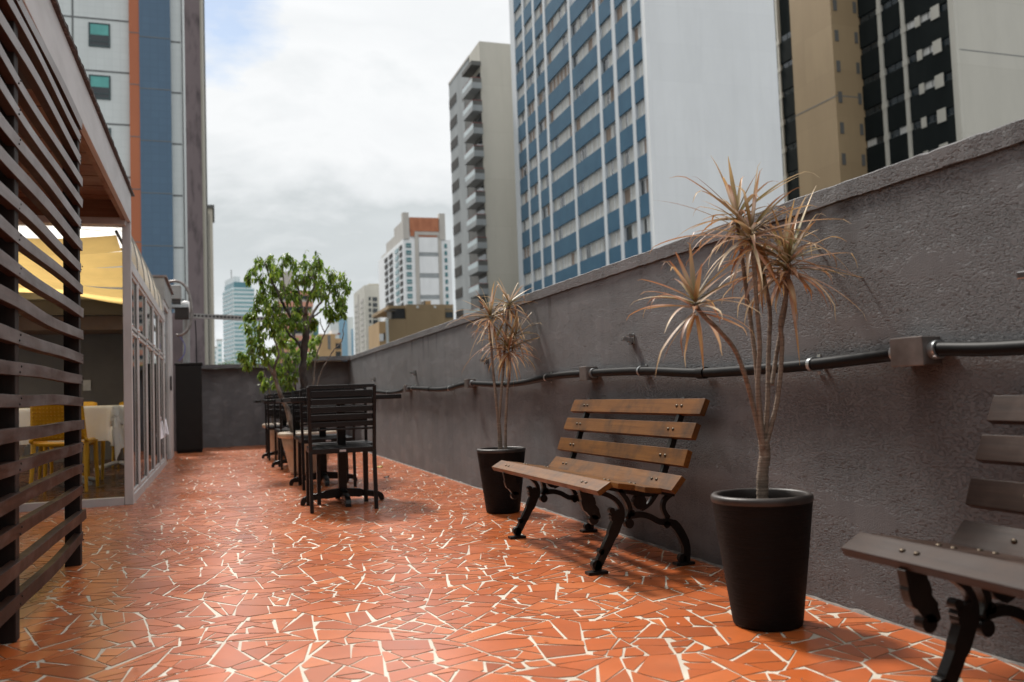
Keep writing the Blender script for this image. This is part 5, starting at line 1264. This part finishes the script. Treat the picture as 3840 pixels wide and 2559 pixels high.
# blue-panelled tower
B = Bld('blue_panel_tower', 'tall white tower with rows of blue panels and a blank white side', 1482, 156, 58, 600, SKY)
uv = lambda x, y=600: B.u_plane(*cb(x, y))[0]
zA, zB = B.u_plane(*cb(1803, 320))[1], B.u_plane(*cb(1888, 765, 1))[1]; pz = (zA - zB) / 5
ph = B.u_plane(*cb(1803, 320))[1] - B.u_plane(*cb(1810, 515))[1]
ve = uv(651); ur = B.v_plane(1780, 156)[0]; T = 46
B.part('wall', 'tower_white', [(.30, 1.5, 0, ve, GZ, T)]); B.part('blank_side', 'tower_white', [(0.0, ur, -.35, -.002, GZ, T), (1.501, ur, 0, ve * .8, GZ, T - .2)])
bays = [(690, 760), (775, 850), (868, 945), (965, 1165), (1185, 1415), (1440, 1550), (1580, 1700), (1728, 1815)]
edges = [651] + [x for a, c in bays for x in (a, c)] + [1846]
for i in range(0, len(edges), 2):
    a, c = uv(edges[i]), uv(edges[i + 1])
    B.part('pilaster', 'frame_pale', [(.012, .299, max(0.0, c), a, GZ, T)])
for k in range(-9, 9):
    zt_ = zA - k * pz; zb_ = zt_ - ph
    for (xa, xc) in bays:
        a, c = uv(xc) + .02, uv(xa) - .02
        q_ = B.o + B.V * ((a + c) / 2); ppx, ppy = proj((q_.x, q_.y, zt_)); ppy2 = proj((q_.x, q_.y, zt_ - pz))[1]
        if ppy2 < -12 or ppy > 690 - .3554 * (ppx - 1160) + 24: continue
        tilt = rr.uniform(-.03, .03)
        B.part('blue_panel', 'panel_blue', [(.02 + tilt * .5, .10 + tilt * .5, a, c, zb_, zt_)])
        n = max(2, round((c - a) / 1.15)); bxs = [(.19, .25, a, c, zb_ - .07, zb_ - .001, 0), (.19, .25, a, c, zt_ - pz + .001, zt_ - pz + .07, 0)]; wdt = (c - a) / n
        run_ = rr.random()
        for q in range(n):
            t_ = rr.random(); mt = 1 if t_ < .66 else (3 if t_ < .88 else 2)
            if run_ > .88: mt = 2 if t_ < .8 else 3
            f_ = rr.uniform(.3, .75)
            v0_, v1_ = a + q * wdt + .04, a + (q + 1) * wdt - .04
            if mt == 3 and rr.random() < .5: bxs += [(.23, .26, v0_, v0_ + (v1_ - v0_) * f_, zt_ - pz + .071, zb_ - .071, 3), (.23, .26, v0_ + (v1_ - v0_) * f_ + .001, v1_, zt_ - pz + .071, zb_ - .071, 1)]
            else: bxs.append((.23, .26, v0_, v1_, zt_ - pz + .071, zb_ - .071, mt))
            if q: bxs.append((.18, .25, a + q * wdt - .035, a + q * wdt + .035, zt_ - pz + .072, zb_ - .072, 0))
        B.part('window', ['tower_white', 'curtain', 'curtain_beige', 'dark_glass'], bxs)

# dark clad tower with tan stair shaft at right
def cr(x, y): return (1715.8 + .297 * x, .297 * y)
B = Bld('dark_clad_tower', 'charcoal-clad tower with a protruding tan shaft and a blank cream side', *cr(1605, 400), 56, None, SKY)
uv = lambda x, y=400, u=0: B.u_plane(*cr(x, y), u)[0]; uz = lambda x, y, u=0: B.u_plane(*cr(x, y), u)[1]
T = 52; v1 = uv(876); w_ = B.v_plane(*cr(668, 400), v1)[0]; v2 = B.u_plane(*cr(350, 400), w_)[0]; v3 = uv(190)
B.part('wall', 'charcoal', [(.25, 6, .3, v3, GZ, T)]); B.part('cream_side', 'beige', [(-.05, 40, -.3, .299, GZ, T)])
B.part('cream_joint', 'joint', [(.3, 39, -.312, -.301, B.v_plane(*cr(1800, 400), -.3)[1] - .04, B.v_plane(*cr(1800, 400), -.3)[1] + .04)])
B.part('tan_shaft', ['tan', 'joint'], [(w_, .2, v1, v2, GZ, T, 0), (w_ + .01, -.01, v1 - .012, v1 - .001, B.v_plane(*cr(780, 748), v1)[1] - .05, B.v_plane(*cr(780, 748), v1)[1] + .05, 1), (w_ - .012, w_ - .001, v1 + .01, v2 - .01, B.v_plane(*cr(690, 745), v1)[1] - .05, B.v_plane(*cr(690, 745), v1)[1] + .05, 1)])
zr = B.v_plane(*cr(695, 235), v1)[1]; ps = (zr - B.v_plane(*cr(762, 1190), v1)[1]) / 4
for k in range(-2, 7):
    for xa, xc in ((680, 708), (832, 856)):
        a, c = B.v_plane(*cr(xa, 270), v1)[0], B.v_plane(*cr(xc, 270), v1)[0]
        B.part('slit_window', 'dark_conc', [(a, c, v1 - .06, v1 - .002, zr - k * ps - ps * .36, zr - k * ps)])
strip = uz(1580, 325); pz = (uz(1560, 55) - uz(1620, 865)) / 3
pil = [(1032, 1058), (1212, 1238)]
bays = [(uv(1592), uv(1240)), (uv(1212), uv(1060)), (uv(1032), v1 - .05), (v2 + .05, uv(258)), (uv(240), v3)]
for xa, xc in pil + [(242, 256)]:
    a, c = uv(xc), uv(xa); bx = [(-.12, .249, a, c, GZ, T)]
    for k in range(-3, 6): z = strip - k * pz + pz * .02; bx.append((-.16, -.121, a - .14, c + .03, z - pz * .09, z + pz * .09))
    B.part('cream_pillar', 'beige', bx)
for k in range(-3, 6):
    z = strip - k * pz
    for j, (a, c) in enumerate(bays):
        B.part('clad_band', 'charcoal', [(.0, .249, a, c, z - pz * .80, z - .10)])
        n = max(2, round((c - a) / 1.3)); bx = []
        for q in range(n):
            s0, s1 = a + (c - a) * q / n + .05, a + (c - a) * (q + 1) / n - .05
            bx.append((.15, .2, s0, s1, z - .04, z + pz * .2, 0 if rr.random() < .86 else 1))
        bx.append((.12, .149, a, c, z - .09, z - .04, 2))
        B.part('window_strip', ['dark_glass', 'curtain', 'grey_conc'], bx)
    for xa, xc, h0, h1 in ((1442, 1508, -.14 * pz, .24 * pz), (1316, 1354, -.10 * pz, .20 * pz)):
        a, c = uv(xc, 330), uv(xa, 330); B.part('air_unit_box', 'beige', [(-.09, -.01, a, c, z + h0, z + h1)])

# low trees beyond the end wall
for k, (px, py, Y, R, lab) in enumerate(((547, 842, 34, .42, 'dark leafy treetop just over the end wall beside the teal office tower'), (521, 848, 37, .26, 'small leafy treetop low over the end wall near the stained tower'))):
    c = at_y(px, py, Y); t = thing('tree', lab, 'tree', (c.x, c.y, GZ), 0, 'treetops beyond the end wall'); o = (c.x, c.y, GZ)
    b = MB(); b.tube(spline([(c.x, c.y, GZ), (c.x + .2, c.y, -6), (c.x, c.y, c.z - .2)], 5), [.22 - .018 * i for i in range(11)], 8); b.build('trunk', 'bark', t, o)
    b = MB(); r2 = random.Random(40 + k)
    for q in range(7):
        cc = c + Vector((r2.gauss(0, .6), r2.gauss(0, .6), r2.gauss(-.5, .5))) * R
        for _ in range(90):
            p = cc + Vector((r2.gauss(0, .4), r2.gauss(0, .4), r2.gauss(0, .3))) * R; th = r2.uniform(0, 6.28)
            leaf(b, p, (math.cos(th), math.sin(th), r2.uniform(-.4, .6)), R * .28, R * .07, r2, r2.choice(LEAFC[:4]))
    b.build('crown', 'leaf', t, o, col=True)

# ------------------------------------------------------------------ sky and sun
SUN_DIR = Vector((-.13, .60, .80)).normalized()
el = math.asin(SUN_DIR.z); az = math.atan2(SUN_DIR.x, SUN_DIR.y)
w = bpy.data.worlds.new('World'); sc.world = w; w.use_nodes = True
N, L = w.node_tree.nodes, w.node_tree.links; bg = N['Background']
sky = N.new('ShaderNodeTexSky'); sky.sky_type = 'NISHITA'; sky.sun_disc = False; sky.sun_elevation = el; sky.sun_rotation = az; sky.air_density = 1.2; sky.dust_density = .6
tc = N.new('ShaderNodeTexCoord'); sep = N.new('ShaderNodeSeparateXYZ'); L.new(tc.outputs['Generated'], sep.inputs[0])
mp = N.new('ShaderNodeMapping'); mp.inputs['Scale'].default_value = (1.5, 1.5, 3.4); mp.inputs['Location'].default_value = (.35, .2, .1); L.new(tc.outputs['Generated'], mp.inputs[0])
n1 = noise(N, L, mp.outputs[0], 2.2, 7, .54, .35)
ma = N.new('ShaderNodeMath'); ma.operation = 'MULTIPLY_ADD'; L.new(n1, ma.inputs[0]); ma.inputs[1].default_value = .52; L.new(sep.outputs['Z'], ma.inputs[2])
mb_ = N.new('ShaderNodeMath'); mb_.operation = 'SUBTRACT'; L.new(ma.outputs[0], mb_.inputs[0]); mb_.inputs[1].default_value = .26
r = ramp(N, [(0.0, (.66, .685, .695)), (.055, (.70, .72, .73)), (.105, (.545, .575, .585)), (.19, (.485, .515, .525)), (.235, (.62, .64, .65)), (.29, (.705, .717, .724)), (.35, (.665, .68, .69)), (.44, (.72, .73, .737)), (.6, (.92, .92, .92)), (1.0, (1.0, 1.0, 1.0))])
L.new(mb_.outputs[0], r.inputs[0])
gain = ramp_out(N, L, sep.outputs['Z'], [(0.0, .49), (.42, .52), (.62, .52), (1.0, .52)])
# the cloud is thinner and brighter on the sun's side, heavier behind
ds = N.new('ShaderNodeVectorMath'); ds.operation = 'DOT_PRODUCT'; L.new(tc.outputs['Generated'], ds.inputs[0]); ds.inputs[1].default_value = (SUN_DIR.x * 1.2, SUN_DIR.y * 1.2, .25)
side = N.new('ShaderNodeMapRange'); side.inputs['From Min'].default_value = -.55; side.inputs['From Max'].default_value = .42; side.inputs['To Min'].default_value = 1.0; side.inputs['To Max'].default_value = 1.0; L.new(ds.outputs['Value'], side.inputs['Value'])
cl = mixc(N, L, 1.0, mixc(N, L, 1.0, r.outputs['Color'], gain, 'MULTIPLY'), side.outputs['Result'], 'MULTIPLY')
sc_ = N.new('ShaderNodeVectorMath'); sc_.operation = 'SCALE'; L.new(cl, sc_.inputs[0]); sc_.inputs['Scale'].default_value = 24.0
# a gap of blue sky in the cloud high over the street
hole = ray(505, 18).normalized()
dt = N.new('ShaderNodeVectorMath'); dt.operation = 'DOT_PRODUCT'; L.new(tc.outputs['Generated'], dt.inputs[0]); dt.inputs[1].default_value = hole
n2 = noise(N, L, mp.outputs[0], 9, 5, .55)
mh = N.new('ShaderNodeMath'); mh.operation = 'MULTIPLY_ADD'; L.new(n2, mh.inputs[0]); mh.inputs[1].default_value = .0075; L.new(dt.outputs['Value'], mh.inputs[2])
hm = ramp_out(N, L, mh.outputs[0], [(.9995, 0), (1.0026, 1.0)]) if False else None
mr = N.new('ShaderNodeMapRange'); mr.inputs['From Min'].default_value = 1.0010; mr.inputs['From Max'].default_value = 1.0040; mr.inputs['To Max'].default_value = .75; mr.clamp = True; L.new(mh.outputs[0], mr.inputs['Value'])
sb = N.new('ShaderNodeVectorMath'); sb.operation = 'SCALE'; L.new(sky.outputs[0], sb.inputs[0]); sb.inputs['Scale'].default_value = 1.15
fin = mixc(N, L, mr.outputs['Result'], sc_.outputs[0], sb.outputs[0])
L.new(fin, bg.inputs['Color']); bg.inputs['Strength'].default_value = .10
ld = bpy.data.lights.new('sun', 'SUN'); ld.energy = 4.4; ld.angle = rad(8); ld.color = (1.0, .95, .88)
lo_ = bpy.data.objects.new('sun', ld); COL.objects.link(lo_); lo_.rotation_euler = (-SUN_DIR).to_track_quat('-Z', 'Y').to_euler()

sc.render.engine = 'CYCLES'; cy = sc.cycles
cy.use_denoising = True; cy.max_bounces = 8; cy.diffuse_bounces = 4; cy.glossy_bounces = 4; cy.transparent_max_bounces = 12; cy.sample_clamp_indirect = 6
cy.use_adaptive_sampling = True; cy.adaptive_threshold = .015
sc.view_settings.view_transform = 'Standard'; sc.view_settings.look = 'None'; sc.view_settings.exposure = 0.14; sc.view_settings.gamma = 1
